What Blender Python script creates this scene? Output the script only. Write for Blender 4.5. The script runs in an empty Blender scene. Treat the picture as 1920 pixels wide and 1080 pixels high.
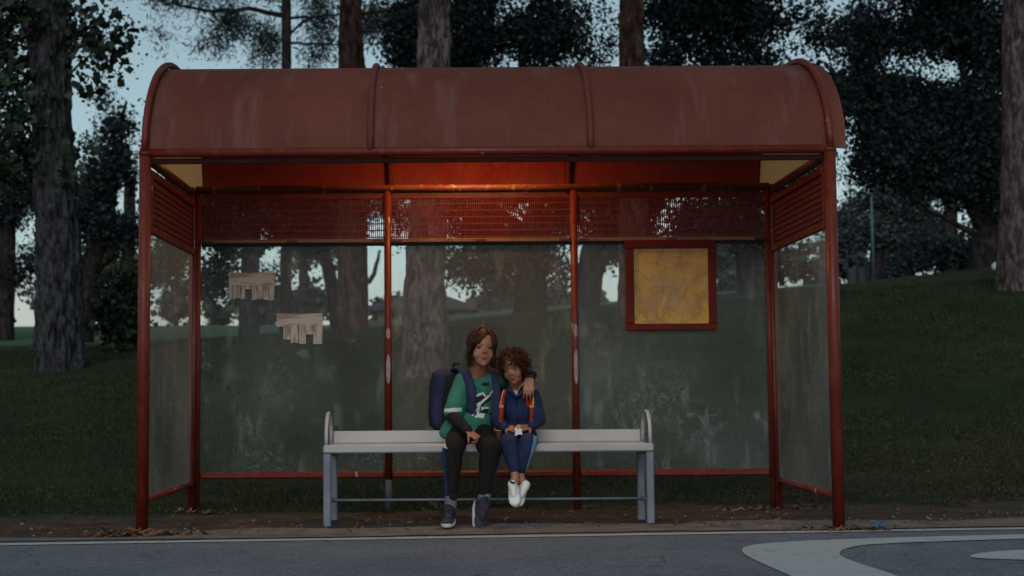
import bpy, math, random
import numpy as np
from mathutils import Vector, Matrix, noise
R = random.Random(7)
NR = np.random.RandomState(11)
PI = math.pi
SC = bpy.context.scene
COL = SC.collection

# ---------------------------------------------------------------- camera
F = 2700.0                    # focal length in pixels of a 1920 wide frame
CAM = Vector((0.0, 0.0, 0.786))
PX0 = 850.0                   # the picture is an off-centre crop: optical axis at this column
yaw, pit, rol = 0.0, math.atan(192 / F), 0.0065
fw = Vector((math.sin(yaw) * math.cos(pit), math.cos(yaw) * math.cos(pit), math.sin(pit)))
rt = Vector((math.cos(yaw), -math.sin(yaw), 0.0))
up = rt.cross(fw)
rt, up = rt * math.cos(rol) - up * math.sin(rol), up * math.cos(rol) + rt * math.sin(rol)
cam_d = bpy.data.cameras.new('camera')
cam = bpy.data.objects.new('camera', cam_d)
COL.objects.link(cam)
cam.matrix_world = Matrix(((rt.x, up.x, -fw.x, CAM.x), (rt.y, up.y, -fw.y, CAM.y), (rt.z, up.z, -fw.z, CAM.z), (0, 0, 0, 1)))
cam_d.sensor_width = 36
cam_d.lens = F / 1920 * 36
cam_d.shift_x = (960 - PX0) / 1920
cam_d.clip_end = 5000
cam_d.dof.use_dof = True
cam_d.dof.focus_distance = 8.7
cam_d.dof.aperture_fstop = 2.9
SC.camera = cam

# ---------------------------------------------------------------- sky and sun
SUN_EL, SUN_ROT = math.radians(32), math.radians(188)
world = bpy.data.worlds.new('World')
SC.world = world
world.use_nodes = True
wn, wl = world.node_tree.nodes, world.node_tree.links
wn.clear()
sky = wn.new('ShaderNodeTexSky'); sky.sky_type = 'NISHITA'; sky.sun_disc = False
sky.sun_elevation = SUN_EL; sky.sun_rotation = SUN_ROT
sky.air_density = 1.0; sky.dust_density = 1.2; sky.ozone_density = 2.0
hs = wn.new('ShaderNodeHueSaturation'); hs.inputs['Saturation'].default_value = 0.68; hs.inputs['Hue'].default_value = 0.458
bg = wn.new('ShaderNodeBackground'); bg.inputs['Strength'].default_value = 0.15
wo = wn.new('ShaderNodeOutputWorld')
wl.new(sky.outputs[0], hs.inputs['Color']); wl.new(hs.outputs[0], bg.inputs['Color']); wl.new(bg.outputs[0], wo.inputs['Surface'])
sd = bpy.data.lights.new('sun', 'SUN'); sd.energy = 1.1; sd.angle = math.radians(40); sd.color = (1.0, 0.985, 0.96)
sun = bpy.data.objects.new('sun', sd); COL.objects.link(sun)
sdir = Vector((math.sin(SUN_ROT) * math.cos(SUN_EL), math.cos(SUN_ROT) * math.cos(SUN_EL), math.sin(SUN_EL)))
sun.rotation_euler = sdir.to_track_quat('Z', 'Y').to_euler()
SC.view_settings.view_transform = 'Standard'
SC.view_settings.look = 'None'
SC.view_settings.exposure = -0.72
SC.view_settings.gamma = 1.0
SC.view_settings.use_curve_mapping = False
SC.render.engine = 'CYCLES'
SC.cycles.max_bounces = 6; SC.cycles.diffuse_bounces = 3; SC.cycles.glossy_bounces = 3
SC.cycles.transparent_max_bounces = 12; SC.cycles.caustics_reflective = False; SC.cycles.caustics_refractive = False

# ---------------------------------------------------------------- helpers
def ray(px, py):
    return fw + rt * ((px - PX0) / F) - up * ((py - 540) / F)
def P(px, py, Y):
    d = ray(px, py); t = (Y - CAM.y) / d.y
    return CAM + d * t
def G(px, py, z=0.0):
    d = ray(px, py); t = (z - CAM.z) / d.z
    return CAM + d * t

def finish(name, me, m, parent=None, smooth=True):
    o = bpy.data.objects.new(name, me); COL.objects.link(o)
    if m is not None:
        for mm in (m if isinstance(m, (list, tuple)) else [m]): me.materials.append(mm)
    if parent is not None: o.parent = parent
    if smooth and len(me.polygons): me.polygons.foreach_set('use_smooth', [True] * len(me.polygons))
    return o
def tag(o, label=None, cat=None, group=None, kind=None):
    if label: o['label'] = label
    if cat: o['category'] = cat
    if group: o['group'] = group
    if kind: o['kind'] = kind
    return o
def empty(name, loc, label, cat, group=None):
    o = bpy.data.objects.new(name, None); COL.objects.link(o); o.location = loc; o.empty_display_size = .1
    bpy.context.view_layer.update()
    return tag(o, label, cat, group)
def npmesh(name, V, Q, nside=4):
    V = np.asarray(V, dtype=np.float32); Q = np.asarray(Q, dtype=np.int32)
    me = bpy.data.meshes.new(name)
    me.vertices.add(len(V)); me.vertices.foreach_set('co', V.ravel())
    n = len(Q); me.loops.add(n * nside); me.loops.foreach_set('vertex_index', Q.ravel())
    me.polygons.add(n); me.polygons.foreach_set('loop_start', np.arange(n, dtype=np.int32) * nside)
    me.update(calc_edges=True)
    return me

class MB:
    """collects shapes in WORLD coordinates; build() makes one mesh object (child keeps world place)"""
    def __init__(s): s.v = []; s.f = []; s.sm = []
    def add(s, V, Fc, smooth=True):
        b = len(s.v); s.v += [tuple(x) for x in V]
        s.f += [tuple(b + i for i in q) for q in Fc]; s.sm += [smooth] * len(Fc)
    def box(s, c, size, rot=None, bev=0.0):
        hx, hy, hz = size[0] / 2, size[1] / 2, size[2] / 2
        bv = min(bev, hx * .49, hy * .49, hz * .49)
        c = Vector(c)
        if bv <= 0:
            V = [Vector((x * hx, y * hy, z * hz)) for x in (-1, 1) for y in (-1, 1) for z in (-1, 1)]
            Fc = [(0, 1, 3, 2), (4, 6, 7, 5), (0, 4, 5, 1), (2, 3, 7, 6), (0, 2, 6, 4), (1, 5, 7, 3)]
        else:
            V = []; idx = {}
            for x in (-1, 1):
                for y in (-1, 1):
                    for z in (-1, 1):
                        for a in range(3):
                            h = [hx - bv, hy - bv, hz - bv]; h[a] = (hx, hy, hz)[a]
                            idx[(x, y, z, a)] = len(V); V.append(Vector((x * h[0], y * h[1], z * h[2])))
            Fc = []
            for a in range(3):
                b_, c_ = (a + 1) % 3, (a + 2) % 3
                for sgn in (-1, 1):
                    q = []
                    for (u, w) in ((-1, -1), (1, -1), (1, 1), (-1, 1)):
                        k = [0, 0, 0]; k[a] = sgn; k[b_] = u; k[c_] = w; q.append(idx[(k[0], k[1], k[2], a)])
                    Fc.append(tuple(q if sgn > 0 else q[::-1]))
            for a in range(3):
                b_, c_ = (a + 1) % 3, (a + 2) % 3
                for u in (-1, 1):
                    for w in (-1, 1):
                        k1 = [0, 0, 0]; k1[a] = -1; k1[b_] = u; k1[c_] = w; k2 = list(k1); k2[a] = 1
                        q = [idx[(*k1, b_)], idx[(*k2, b_)], idx[(*k2, c_)], idx[(*k1, c_)]]
                        Fc.append(tuple(q if u * w < 0 else q[::-1]))
            for x in (-1, 1):
                for y in (-1, 1):
                    for z in (-1, 1):
                        q = [idx[(x, y, z, 0)], idx[(x, y, z, 1)], idx[(x, y, z, 2)]]
                        Fc.append(tuple(q if x * y * z > 0 else q[::-1]))
        if rot is not None: V = [rot @ p for p in V]
        s.add([p + c for p in V], Fc, False); return s
    def tube(s, pts, r, n=12, cap=True, flat=1.0, upv=None):
        pts = [Vector(p) for p in pts]; m = len(pts)
        rr = r if isinstance(r, (list, tuple)) else [r] * m
        V = []; Fc = []; prev = None
        for i, p in enumerate(pts):
            t = (pts[min(i + 1, m - 1)] - pts[max(i - 1, 0)])
            t = t.normalized() if t.length > 1e-9 else Vector((0, 0, 1))
            if prev is None:
                a = Vector(upv) if upv else (Vector((0, 0, 1)) if abs(t.z) < .9 else Vector((1, 0, 0)))
            else: a = prev
            a = (a - t * a.dot(t)).normalized(); prev = a; b = t.cross(a)
            for k in range(n):
                an = 2 * PI * k / n
                V.append(p + (a * math.cos(an) * flat + b * math.sin(an)) * rr[i])
        for i in range(m - 1):
            for k in range(n):
                Fc.append((i * n + k, i * n + (k + 1) % n, (i + 1) * n + (k + 1) % n, (i + 1) * n + k))
        if cap:
            Fc.append(tuple(range(n))[::-1]); Fc.append(tuple((m - 1) * n + k for k in range(n)))
        s.add(V, Fc); return s
    def cyl(s, a, b, r, n=14): return s.tube([a, b], r, n)
    def ball(s, c, r, n=12, rot=None):
        c = Vector(c); r = Vector((r, r, r)) if isinstance(r, (int, float)) else Vector(r)
        V = []; Fc = []; m = n // 2
        for i in range(m + 1):
            th = PI * i / m
            for k in range(n):
                ph = 2 * PI * k / n
                q = Vector((r.x * math.sin(th) * math.cos(ph), r.y * math.sin(th) * math.sin(ph), r.z * math.cos(th)))
                V.append(c + (rot @ q if rot is not None else q))
        for i in range(m):
            for k in range(n):
                Fc.append((i * n + k, (i + 1) * n + k, (i + 1) * n + (k + 1) % n, i * n + (k + 1) % n))
        s.add(V, Fc); return s
    def caps(s, a, ra, b, rb, n=12, flat=1.0, upv=None):
        a = Vector(a); b = Vector(b); d = (b - a); L = d.length; d = d / max(L, 1e-6)
        pts = []; rr = []
        for k in range(5):
            an = PI / 2 * k / 4.0; pts.append(a - d * ra * math.cos(an)); rr.append(max(ra * math.sin(an), 1e-4))
        for k in range(5):
            an = PI / 2 * k / 4.0; pts.append(b + d * rb * math.sin(an)); rr.append(max(rb * math.cos(an), 1e-4))
        return s.tube(pts, rr, n, True, flat, upv)
    def prism(s, poly, z0, z1):                       # vertical prism from xy polygon
        n = len(poly)
        V = [(x, y, z0) for x, y in poly] + [(x, y, z1) for x, y in poly]
        Fc = [tuple(range(n))[::-1], tuple(range(n, 2 * n))] + [(i, (i + 1) % n, n + (i + 1) % n, n + i) for i in range(n)]
        s.add(V, Fc, False); return s
    def slab(s, pts, nrm, th):                        # polygon given in 3d with thickness
        pts = [Vector(p) for p in pts]; nrm = Vector(nrm) * th; n = len(pts)
        V = pts + [p + nrm for p in pts]
        Fc = [tuple(range(n)), tuple(range(n, 2 * n))[::-1]] + [(i, n + i, n + (i + 1) % n, (i + 1) % n) for i in range(n)]
        s.add(V, Fc, False); return s
    def build(s, name, m, parent=None):
        off = parent_off(parent)
        me = bpy.data.meshes.new(name)
        me.from_pydata([(v[0] - off.x, v[1] - off.y, v[2] - off.z) for v in s.v], [], s.f); me.update()
        o = finish(name, me, m, parent, False)
        me.polygons.foreach_set('use_smooth', s.sm)
        return o
def parent_off(p):
    o = Vector((0, 0, 0))
    while p is not None: o = o + p.location; p = p.parent
    return o

def bake(mb, voxel, smooth, name, mats, parent, fn=None, disp=None):
    """union of the blobs as one continuous skin"""
    me = bpy.data.meshes.new(name + '_t'); me.from_pydata(mb.v, [], mb.f); me.update()
    o = bpy.data.objects.new(name + '_t', me); COL.objects.link(o)
    m = o.modifiers.new('r', 'REMESH'); m.mode = 'VOXEL'; m.voxel_size = voxel; m.adaptivity = 0
    m = o.modifiers.new('s', 'SMOOTH'); m.iterations = smooth; m.factor = .5
    dg = bpy.context.evaluated_depsgraph_get()
    nm = bpy.data.meshes.new_from_object(o.evaluated_get(dg)); nm.name = name
    bpy.data.objects.remove(o); bpy.data.meshes.remove(me)
    n = len(nm.vertices); co = np.empty(n * 3, np.float32); nm.vertices.foreach_get('co', co); co = co.reshape(-1, 3)
    if disp is not None: co = disp(co)
    off = parent_off(parent)
    nm.materials.clear()
    ob = finish(name, nm, mats, parent)
    if fn is not None:
        nm.vertices.foreach_set('co', co.ravel()); nm.update()
        k = len(nm.polygons); ce = np.empty(k * 3, np.float32); nm.polygons.foreach_get('center', ce)
        no = np.empty(k * 3, np.float32); nm.polygons.foreach_get('normal', no)
        nm.polygons.foreach_set('material_index', fn(ce.reshape(-1, 3), no.reshape(-1, 3)).astype(np.int32))
    co = co - np.array(off, dtype=np.float32)
    nm.vertices.foreach_set('co', co.astype(np.float32).ravel()); nm.update()
    return ob

# ---------------------------------------------------------------- materials
def nmat(name):
    m = bpy.data.materials.new(name); m.use_nodes = True
    nt = m.node_tree; b = nt.nodes['Principled BSDF']
    return m, nt, b
def N(nt, t, **kw):
    n = nt.nodes.new(t)
    for k, v in kw.items():
        if k in n.inputs: n.inputs[k].default_value = v
        else: setattr(n, k, v)
    return n
def coords(nt, scale=(1, 1, 1), kind='Object'):
    tc = N(nt, 'ShaderNodeTexCoord'); mp = N(nt, 'ShaderNodeMapping'); mp.inputs['Scale'].default_value = scale
    nt.links.new(tc.outputs[kind], mp.inputs['Vector']); return mp.outputs[0]
def noise_n(nt, vec, scale, detail=5, rough=.6):
    n = N(nt, 'ShaderNodeTexNoise'); n.inputs['Scale'].default_value = scale; n.inputs['Detail'].default_value = detail; n.inputs['Roughness'].default_value = rough
    nt.links.new(vec, n.inputs['Vector']); return n.outputs['Fac']
def ramp(nt, fac, stops):
    r = N(nt, 'ShaderNodeValToRGB'); e = r.color_ramp.elements
    while len(e) < len(stops): e.new(.5)
    for i, (p, c) in enumerate(stops):
        e[i].position = p; e[i].color = (c, c, c, 1) if isinstance(c, (int, float)) else (*c, 1)
    nt.links.new(fac, r.inputs[0]); return r.outputs[0]
def mix(nt, fac, a, b, mode='MIX'):
    m = N(nt, 'ShaderNodeMix'); m.data_type = 'RGBA'; m.blend_type = mode
    for sock, v in ((m.inputs[0], fac), (m.inputs[6], a), (m.inputs[7], b)):
        if isinstance(v, (int, float)): sock.default_value = v
        elif isinstance(v, tuple): sock.default_value = (*v, 1)
        else: nt.links.new(v, sock)
    return m.outputs[2]
def bump(nt, b, h, strength=.3, dist=.01):
    bn = N(nt, 'ShaderNodeBump'); bn.inputs['Strength'].default_value = strength; bn.inputs['Distance'].default_value = dist
    nt.links.new(h, bn.inputs['Height']); nt.links.new(bn.outputs[0], b.inputs['Normal'])
def simple(name, c1, c2=None, scale=8, rough=.7, bmp=.2, bscale=None, metal=0, stretch=(1, 1, 1), spec=.5, bdist=.004, lo=.35, hi=.65):
    m, nt, b = nmat(name); v = coords(nt, stretch)
    c2 = c2 or tuple(x * .7 for x in c1)
    nt.links.new(ramp(nt, noise_n(nt, v, scale), [(lo, c2), (hi, c1)]), b.inputs['Base Color'])
    b.inputs['Roughness'].default_value = rough; b.inputs['Metallic'].default_value = metal
    b.inputs['Specular IOR Level'].default_value = spec
    if bmp: bump(nt, b, noise_n(nt, v, bscale or scale * 3), bmp, bdist)
    return m
def paint(name, c, faded, chip=(.35, .33, .31), chips=.70, rough=.42, spec=.5, rust=(.16, .05, .02)):
    """old enamel: mottled fading, rust freckles and chips down to primer"""
    m, nt, b = nmat(name); v = coords(nt)
    base = ramp(nt, noise_n(nt, v, 3.5, 6), [(.3, c), (.72, faded)])
    fine = ramp(nt, noise_n(nt, v, 45, 4), [(.35, .75), (.6, 1.05)])
    base = mix(nt, 1.0, base, fine, 'MULTIPLY')
    base = mix(nt, ramp(nt, noise_n(nt, coords(nt, (1, 1, .35)), 11, 9, .75), [(.53, 0.0), (.66, .75)]), base, rust)
    base = mix(nt, ramp(nt, noise_n(nt, coords(nt, (1, 1, .5)), 5, 6, .7), [(.30, .55), (.42, 0.0)]), base, tuple(x * .35 for x in c))
    vs = coords(nt, (6, 6, 1.6))
    ch = ramp(nt, noise_n(nt, vs, 2.3, 7, .62), [(chips, 0.0), (chips + .015, 1.0)])
    base = mix(nt, ch, base, chip)
    nt.links.new(base, b.inputs['Base Color'])
    b.inputs['Specular IOR Level'].default_value = spec
    nt.links.new(ramp(nt, noise_n(nt, v, 9, 5), [(.3, rough - .1), (.7, rough + .25)]), b.inputs['Roughness'])
    bump(nt, b, noise_n(nt, v, 60, 4), .25, .002)
    return m

M = {}
M['red'] = paint('red_enamel', (.125, .0105, .0045), (.13, .022, .010), spec=.3, chips=.665)
M['red_dark'] = paint('red_enamel_old', (.085, .008, .005), (.08, .013, .008), chips=.78)
M['red_grille'] = simple('red_grille_paint', (.15, .014, .007), (.10, .010, .006), 12, .55, .1)
# roof sheet: sun-bleached paint with vertical wash stains
m, nt, b = nmat('roof_paint'); v = coords(nt)
base = ramp(nt, noise_n(nt, v, 1.6, 6), [(.28, (.085, .020, .011)), (.72, (.140, .038, .024))])
vs = coords(nt, (4.5, .6, .6))
st = ramp(nt, noise_n(nt, vs, 1.7, 5, .6), [(.56, 0.0), (.74, .45)])
base = mix(nt, st, base, (.17, .11, .10))
base = mix(nt, ramp(nt, noise_n(nt, coords(nt, (1, 1, 1)), 9, 9, .8), [(.54, 0.0), (.70, .55)]), base, (.055, .014, .009))
base = mix(nt, ramp(nt, noise_n(nt, coords(nt, (1, 1, 1)), 16, 8, .7), [(.68, 0.0), (.72, .55)]), base, (.20, .13, .11))
base = mix(nt, ramp(nt, noise_n(nt, coords(nt, (1, 1, 1)), 7, 3, .5), [(.79, 0.0), (.80, .8)]), base, (.42, .40, .38))
base = mix(nt, 1.0, base, ramp(nt, noise_n(nt, v, 90, 3), [(.3, .82), (.7, 1.08)]), 'MULTIPLY')
nt.links.new(base, b.inputs['Base Color']); b.inputs['Roughness'].default_value = .7; b.inputs['Specular IOR Level'].default_value = .25
bump(nt, b, noise_n(nt, v, 120, 3), .3, .0015); M['roof'] = m
M['fascia'] = simple('shade_dark_trim', (.030, .010, .009), (.02, .007, .006), 12, .8, .1, spec=.08)  # red-brown trim darkened: the shade below the front beam is put into its colour
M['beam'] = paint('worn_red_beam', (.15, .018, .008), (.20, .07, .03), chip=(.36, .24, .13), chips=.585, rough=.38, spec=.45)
M['ceiling'] = paint('red_ceiling', (.20, .018, .008), (.22, .024, .011), chips=.8, rough=.35)
m, nt, b = nmat('opal_cream_plastic'); nt.nodes.remove(b)
df = N(nt, 'ShaderNodeBsdfDiffuse'); df.inputs[0].default_value = (.62, .50, .34, 1)
tl = N(nt, 'ShaderNodeBsdfTranslucent'); tl.inputs[0].default_value = (.85, .66, .42, 1)
ms = N(nt, 'ShaderNodeMixShader'); ms.inputs[0].default_value = .75
nt.links.new(df.outputs[0], ms.inputs[1]); nt.links.new(tl.outputs[0], ms.inputs[2]); nt.links.new(ms.outputs[0], nt.nodes['Material Output'].inputs['Surface']); M['cream'] = m
M['bench_w'] = simple('white_bench_paint', (.39, .395, .40), (.32, .31, .31), 6, .38, .15, 40, stretch=(.4, 1, 1))
M['bench_leg'] = simple('galvanised_leg', (.17, .20, .25), (.12, .14, .18), 9, .5, .2, 40)
M['alu'] = simple('brushed_aluminium', (.62, .62, .60), (.5, .5, .48), 14, .3, .1, metal=.85)
M['rail'] = simple('brass_brown_rail', (.20, .10, .05), (.12, .055, .03), 12, .45, .1)
M['dark'] = simple('black_rubber', (.012, .012, .013), None, 12, .7, .1)
M['steel_blue'] = simple('bare_blue_steel', (.045, .065, .09), (.03, .04, .055), 10, .6, .2)

def glass_mat(name, lo, hi, tint, seed, blots=()):
    """scratched acrylic sheet: clear where clean, with smears of dried dust that catch the light"""
    m, nt, b = nmat(name); nt.nodes.remove(b); out = nt.nodes['Material Output']
    tr = N(nt, 'ShaderNodeBsdfTransparent'); tr.inputs[0].default_value = (.93, .95, .94, 1)
    df = N(nt, 'ShaderNodeBsdfDiffuse'); df.inputs[0].default_value = (*tint, 1)
    gl = N(nt, 'ShaderNodeBsdfGlossy'); gl.inputs['Roughness'].default_value = .22; gl.inputs[0].default_value = (.9, .95, 1, 1)
    tc = N(nt, 'ShaderNodeTexCoord'); mp = N(nt, 'ShaderNodeMapping'); mp.inputs['Location'].default_value = (seed, seed * .7, seed * .3)
    nt.links.new(tc.outputs['Object'], mp.inputs['Vector']); v = mp.outputs[0]
    cloud = ramp(nt, noise_n(nt, v, 1.3, 4, .55), [(.32, lo), (.68, hi)])
    n2 = N(nt, 'ShaderNodeMapping'); n2.inputs['Scale'].default_value = (5, 5, 1.3); nt.links.new(v, n2.inputs['Vector'])
    drip = ramp(nt, noise_n(nt, n2.outputs[0], 2.2, 6, .65), [(.56, 0.0), (.78, .12 + hi * .8)])
    smear = ramp(nt, noise_n(nt, v, 3.4, 8, .62), [(.66, 0.0), (.70, .12), (.71, .16), (.80, .28)])
    vo = N(nt, 'ShaderNodeTexNoise'); vo.inputs['Scale'].default_value = 7; vo.inputs['Detail'].default_value = 3; vo.inputs['Distortion'].default_value = 1.4
    nt.links.new(v, vo.inputs['Vector'])
    scr0 = ramp(nt, vo.outputs[0], [(.492, 0.0), (.498, .30), (.502, .30), (.508, 0.0)])
    gate = ramp(nt, noise_n(nt, v, 2.1, 2), [(.56, 0.0), (.66, 1.0)])
    scr = mix(nt, 1.0, scr0, gate, 'MULTIPLY')
    a = mix(nt, 1.0, mix(nt, 1.0, cloud, drip, 'ADD'), mix(nt, 1.0, smear, scr, 'ADD'), 'ADD')
    for (bx, bz, rad, st_, sc_) in blots:
        st_ *= .5            # separate smears and scratched patches
        dd = N(nt, 'ShaderNodeVectorMath', operation='DISTANCE'); mm = N(nt, 'ShaderNodeMapping'); mm.inputs['Scale'].default_value = (1, 0, 1)
        nt.links.new(tc.outputs['Object'], mm.inputs['Vector']); nt.links.new(mm.outputs[0], dd.inputs[0]); dd.inputs[1].default_value = (bx, 0, bz)
        fall = ramp(nt, mix(nt, .22, dd.outputs['Value'], noise_n(nt, v, 6, 5)), [(.08 + rad * .1, 1.0), (.10 + rad * .8, 0.0)])
        if sc_:
            v2 = N(nt, 'ShaderNodeTexNoise'); v2.inputs['Scale'].default_value = sc_; v2.inputs['Detail'].default_value = 5; v2.inputs['Distortion'].default_value = 2.2; nt.links.new(v, v2.inputs['Vector'])
            pat = ramp(nt, v2.outputs[0], [(.478, 0.0), (.495, st_), (.505, st_), (.522, 0.0)])
        else: pat = ramp(nt, noise_n(nt, v, 16, 6, .7), [(.35, 0.0), (.7, st_)])
        a = mix(nt, 1.0, a, mix(nt, 1.0, fall, pat, 'MULTIPLY'), 'ADD')
    ms = N(nt, 'ShaderNodeMixShader'); nt.links.new(a, ms.inputs[0]); nt.links.new(tr.outputs[0], ms.inputs[1]); nt.links.new(df.outputs[0], ms.inputs[2])
    
    m2 = N(nt, 'ShaderNodeMixShader'); m2.inputs[0].default_value = .007; nt.links.new(ms.outputs[0], m2.inputs[1]); nt.links.new(gl.outputs[0], m2.inputs[2])
    nt.links.new(m2.outputs[0], out.inputs['Surface']); return m
SHO = (0.2, 8.8, 0)
def bl(px, py, rp, st, sc=0): p = P(px, py, 9.55); return (p.x - SHO[0], p.z - SHO[2], rp * 9.55 / F, st, sc)
M['glass_back'] = [glass_mat('dusty_acrylic', .006, .055, (.38, .46, .47), 3.1, [bl(605, 695, 34, .5), bl(430, 705, 26, .35), bl(500, 745, 60, .16), bl(470, 850, 80, .12), bl(510, 760, 30, .2, 9)]),
                   glass_mat('dusty_acrylic', .022, .07, (.45, .46, .43), 7.7, [bl(770, 700, 50, .5, 6), bl(1050, 540, 60, .18, 7), bl(760, 600, 40, .3, 8)]),
                   glass_mat('dusty_acrylic', .025, .085, (.42, .49, .49), 5.3, [bl(1120, 630, 60, .45, 7), bl(1230, 740, 85, .5, 8), bl(1310, 800, 70, .5, 7), bl(1110, 700, 70, .14), bl(1380, 560, 100, .12), bl(1190, 800, 70, .4, 6)])]
M['glass_side'] = glass_mat('milky_acrylic', .05, .22, (.42, .48, .53), 9.4)

def bark_mat(name, c1, c2, sx=9):
    m, nt, b = nmat(name); v = coords(nt, (1, 1, .38))
    n1 = noise_n(nt, v, sx, 8, .7)
    base = ramp(nt, n1, [(.42, c2), (.56, c1)])
    base = mix(nt, 1.0, base, ramp(nt, noise_n(nt, coords(nt, (1, 1, .30)), sx * 2.4, 6, .75), [(.38, .40), (.60, 1.3)]), 'MULTIPLY')
    base = mix(nt, ramp(nt, noise_n(nt, coords(nt), 2.2, 3), [(.45, 0.0), (.75, .5)]), base, tuple(x * .6 for x in c1))
    nt.links.new(base, b.inputs['Base Color']); b.inputs['Roughness'].default_value = .95; b.inputs['Specular IOR Level'].default_value = .1
    bump(nt, b, n1, .9, .05); return m
M['bark'] = bark_mat('grey_pine_bark', (.125, .102, .10), (.034, .026, .026))
M['bark_blue'] = bark_mat('dark_grey_bark', (.062, .066, .074), (.012, .012, .014), 12)
M['bark_dark'] = bark_mat('dark_oak_bark', (.045, .038, .036), (.015, .013, .013))
M['bark_warm'] = bark_mat('warm_pine_bark', (.085, .055, .042), (.022, .014, .012))

def leaf_mat(name, c1, c2, sc=.9):
    m, nt, b = nmat(name); v = coords(nt)
    base = ramp(nt, noise_n(nt, v, sc, 4), [(.35, c2), (.65, c1)])
    base = mix(nt, 1.0, base, ramp(nt, noise_n(nt, v, 14, 2), [(.3, .7), (.7, 1.25)]), 'MULTIPLY')
    gi = N(nt, 'ShaderNodeNewGeometry'); base = mix(nt, 1.0, base, ramp(nt, gi.outputs['Random Per Island'], [(0, .5), (.8, 1.15), (1, 1.7)]), 'MULTIPLY')
    nt.links.new(base, b.inputs['Base Color']); b.inputs['Roughness'].default_value = .6; b.inputs['Specular IOR Level'].default_value = .2
    return m
M['leaf_oak'] = leaf_mat('holm_oak_leaves', (.027, .041, .046), (.014, .023, .027))
M['leaf_green'] = leaf_mat('broad_green_leaves', (.035, .055, .034), (.018, .032, .022))
M['leaf_pine'] = leaf_mat('pine_needles', (.032, .048, .050), (.018, .030, .034))
M['leaf_olive'] = leaf_mat('olive_green_leaves', (.085, .095, .05), (.045, .055, .035))
M['leaf_grey'] = leaf_mat('grey_blue_leaves', (.07, .085, .088), (.04, .052, .056))
M['leaf_bush'] = leaf_mat('dark_bush_leaves', (.035, .05, .03), (.018, .028, .02))

# terrain material: dry dirt near the kerb, grass above, lighter green lawn beyond
m, nt, b = nmat('grass_and_dirt'); v = coords(nt, kind='Object')
g = ramp(nt, noise_n(nt, v, .55, 9, .72), [(.34, (.011, .021, .007)), (.48, (.020, .034, .011)), (.56, (.030, .040, .014)), (.66, (.050, .045, .022))])
g = mix(nt, 1.0, g, ramp(nt, noise_n(nt, v, 22, 6, .7), [(.3, .45), (.7, 1.5)]), 'MULTIPLY')
lawn = ramp(nt, noise_n(nt, v, .35, 5), [(.3, (.06, .11, .065)), (.7, (.08, .14, .08))])
dirt = ramp(nt, noise_n(nt, v, 5, 9, .7), [(.28, (.035, .024, .018)), (.5, (.07, .05, .038)), (.72, (.125, .10, .08))])
dirt = mix(nt, 1.0, dirt, ramp(nt, noise_n(nt, v, 60, 5, .8), [(.3, .6), (.7, 1.35)]), 'MULTIPLY')
at = N(nt, 'ShaderNodeAttribute'); at.attribute_name = 'zone'
sp = N(nt, 'ShaderNodeSeparateColor'); nt.links.new(at.outputs['Color'], sp.inputs[0])
mn = N(nt, 'ShaderNodeMath', operation='ADD'); nt.links.new(sp.outputs[0], mn.inputs[0])
ns = N(nt, 'ShaderNodeMath', operation='MULTIPLY_ADD'); nt.links.new(noise_n(nt, v, 3.2, 8, .7), ns.inputs[0]); ns.inputs[1].default_value = 1.4; ns.inputs[2].default_value = -.70
nt.links.new(ns.outputs[0], mn.inputs[1])
sm = N(nt, 'ShaderNodeMath', operation='MULTIPLY'); nt.links.new(sp.outputs[2], sm.inputs[0]); nt.links.new(ramp(nt, noise_n(nt, v, 1.6, 8, .75), [(.38, 0.0), (.62, 1.0)]), sm.inputs[1])
g = mix(nt, sm.outputs[0], g, (.055, .042, .028))
c = mix(nt, ramp(nt, mn.outputs[0], [(.40, 0.0), (.60, 1.0)]), dirt, g)
c = mix(nt, sp.outputs[1], c, lawn)
nt.links.new(c, b.inputs['Base Color']); b.inputs['Roughness'].default_value = .95; b.inputs['Specular IOR Level'].default_value = .15
bump(nt, b, noise_n(nt, v, 40, 8, .8), .8, .03); M['terrain'] = m
m, nt, b = nmat('asphalt'); v = coords(nt)
base = ramp(nt, noise_n(nt, v, 1.3, 5), [(.3, (.105, .128, .158)), (.7, (.155, .178, .212))])
base = mix(nt, 1.0, base, ramp(nt, noise_n(nt, v, 48, 5, .95), [(.34, .30), (.52, 1.0), (.68, 2.1)]), 'MULTIPLY')
base = mix(nt, 1.0, base, ramp(nt, noise_n(nt, coords(nt, (1, 3, 1)), 9, 5, .7), [(.35, .78), (.65, 1.15)]), 'MULTIPLY')
cr = N(nt, 'ShaderNodeTexNoise'); cr.inputs['Scale'].default_value = 1.1; cr.inputs['Detail'].default_value = 7; cr.inputs['Distortion'].default_value = .8
nt.links.new(v, cr.inputs['Vector'])
base = mix(nt, ramp(nt, cr.outputs[0], [(.494, 0.0), (.499, .55), (.501, .55), (.506, 0.0)]), base, (.02, .021, .023))
nt.links.new(base, b.inputs['Base Color']); b.inputs['Roughness'].default_value = .85; b.inputs['Specular IOR Level'].default_value = .25
bump(nt, b, noise_n(nt, v, 150, 3, .9), .7, .006); M['asphalt'] = m
M['shoulder'] = simple('worn_concrete_edge', (.16, .135, .115), (.07, .058, .048), 6, .9, .5, 90, bdist=.006)
m, nt, b = nmat('road_paint'); v = coords(nt)
wear = ramp(nt, noise_n(nt, v, 7, 9, .8), [(.54, 0.0), (.68, .8)])
base = mix(nt, 1.0, (.34, .40, .42), ramp(nt, noise_n(nt, v, 130, 3, .9), [(.3, .72), (.6, 1.05)]), 'MULTIPLY')
nt.links.new(mix(nt, wear, base, (.09, .095, .10)), b.inputs['Base Color']); b.inputs['Roughness'].default_value = .75
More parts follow.
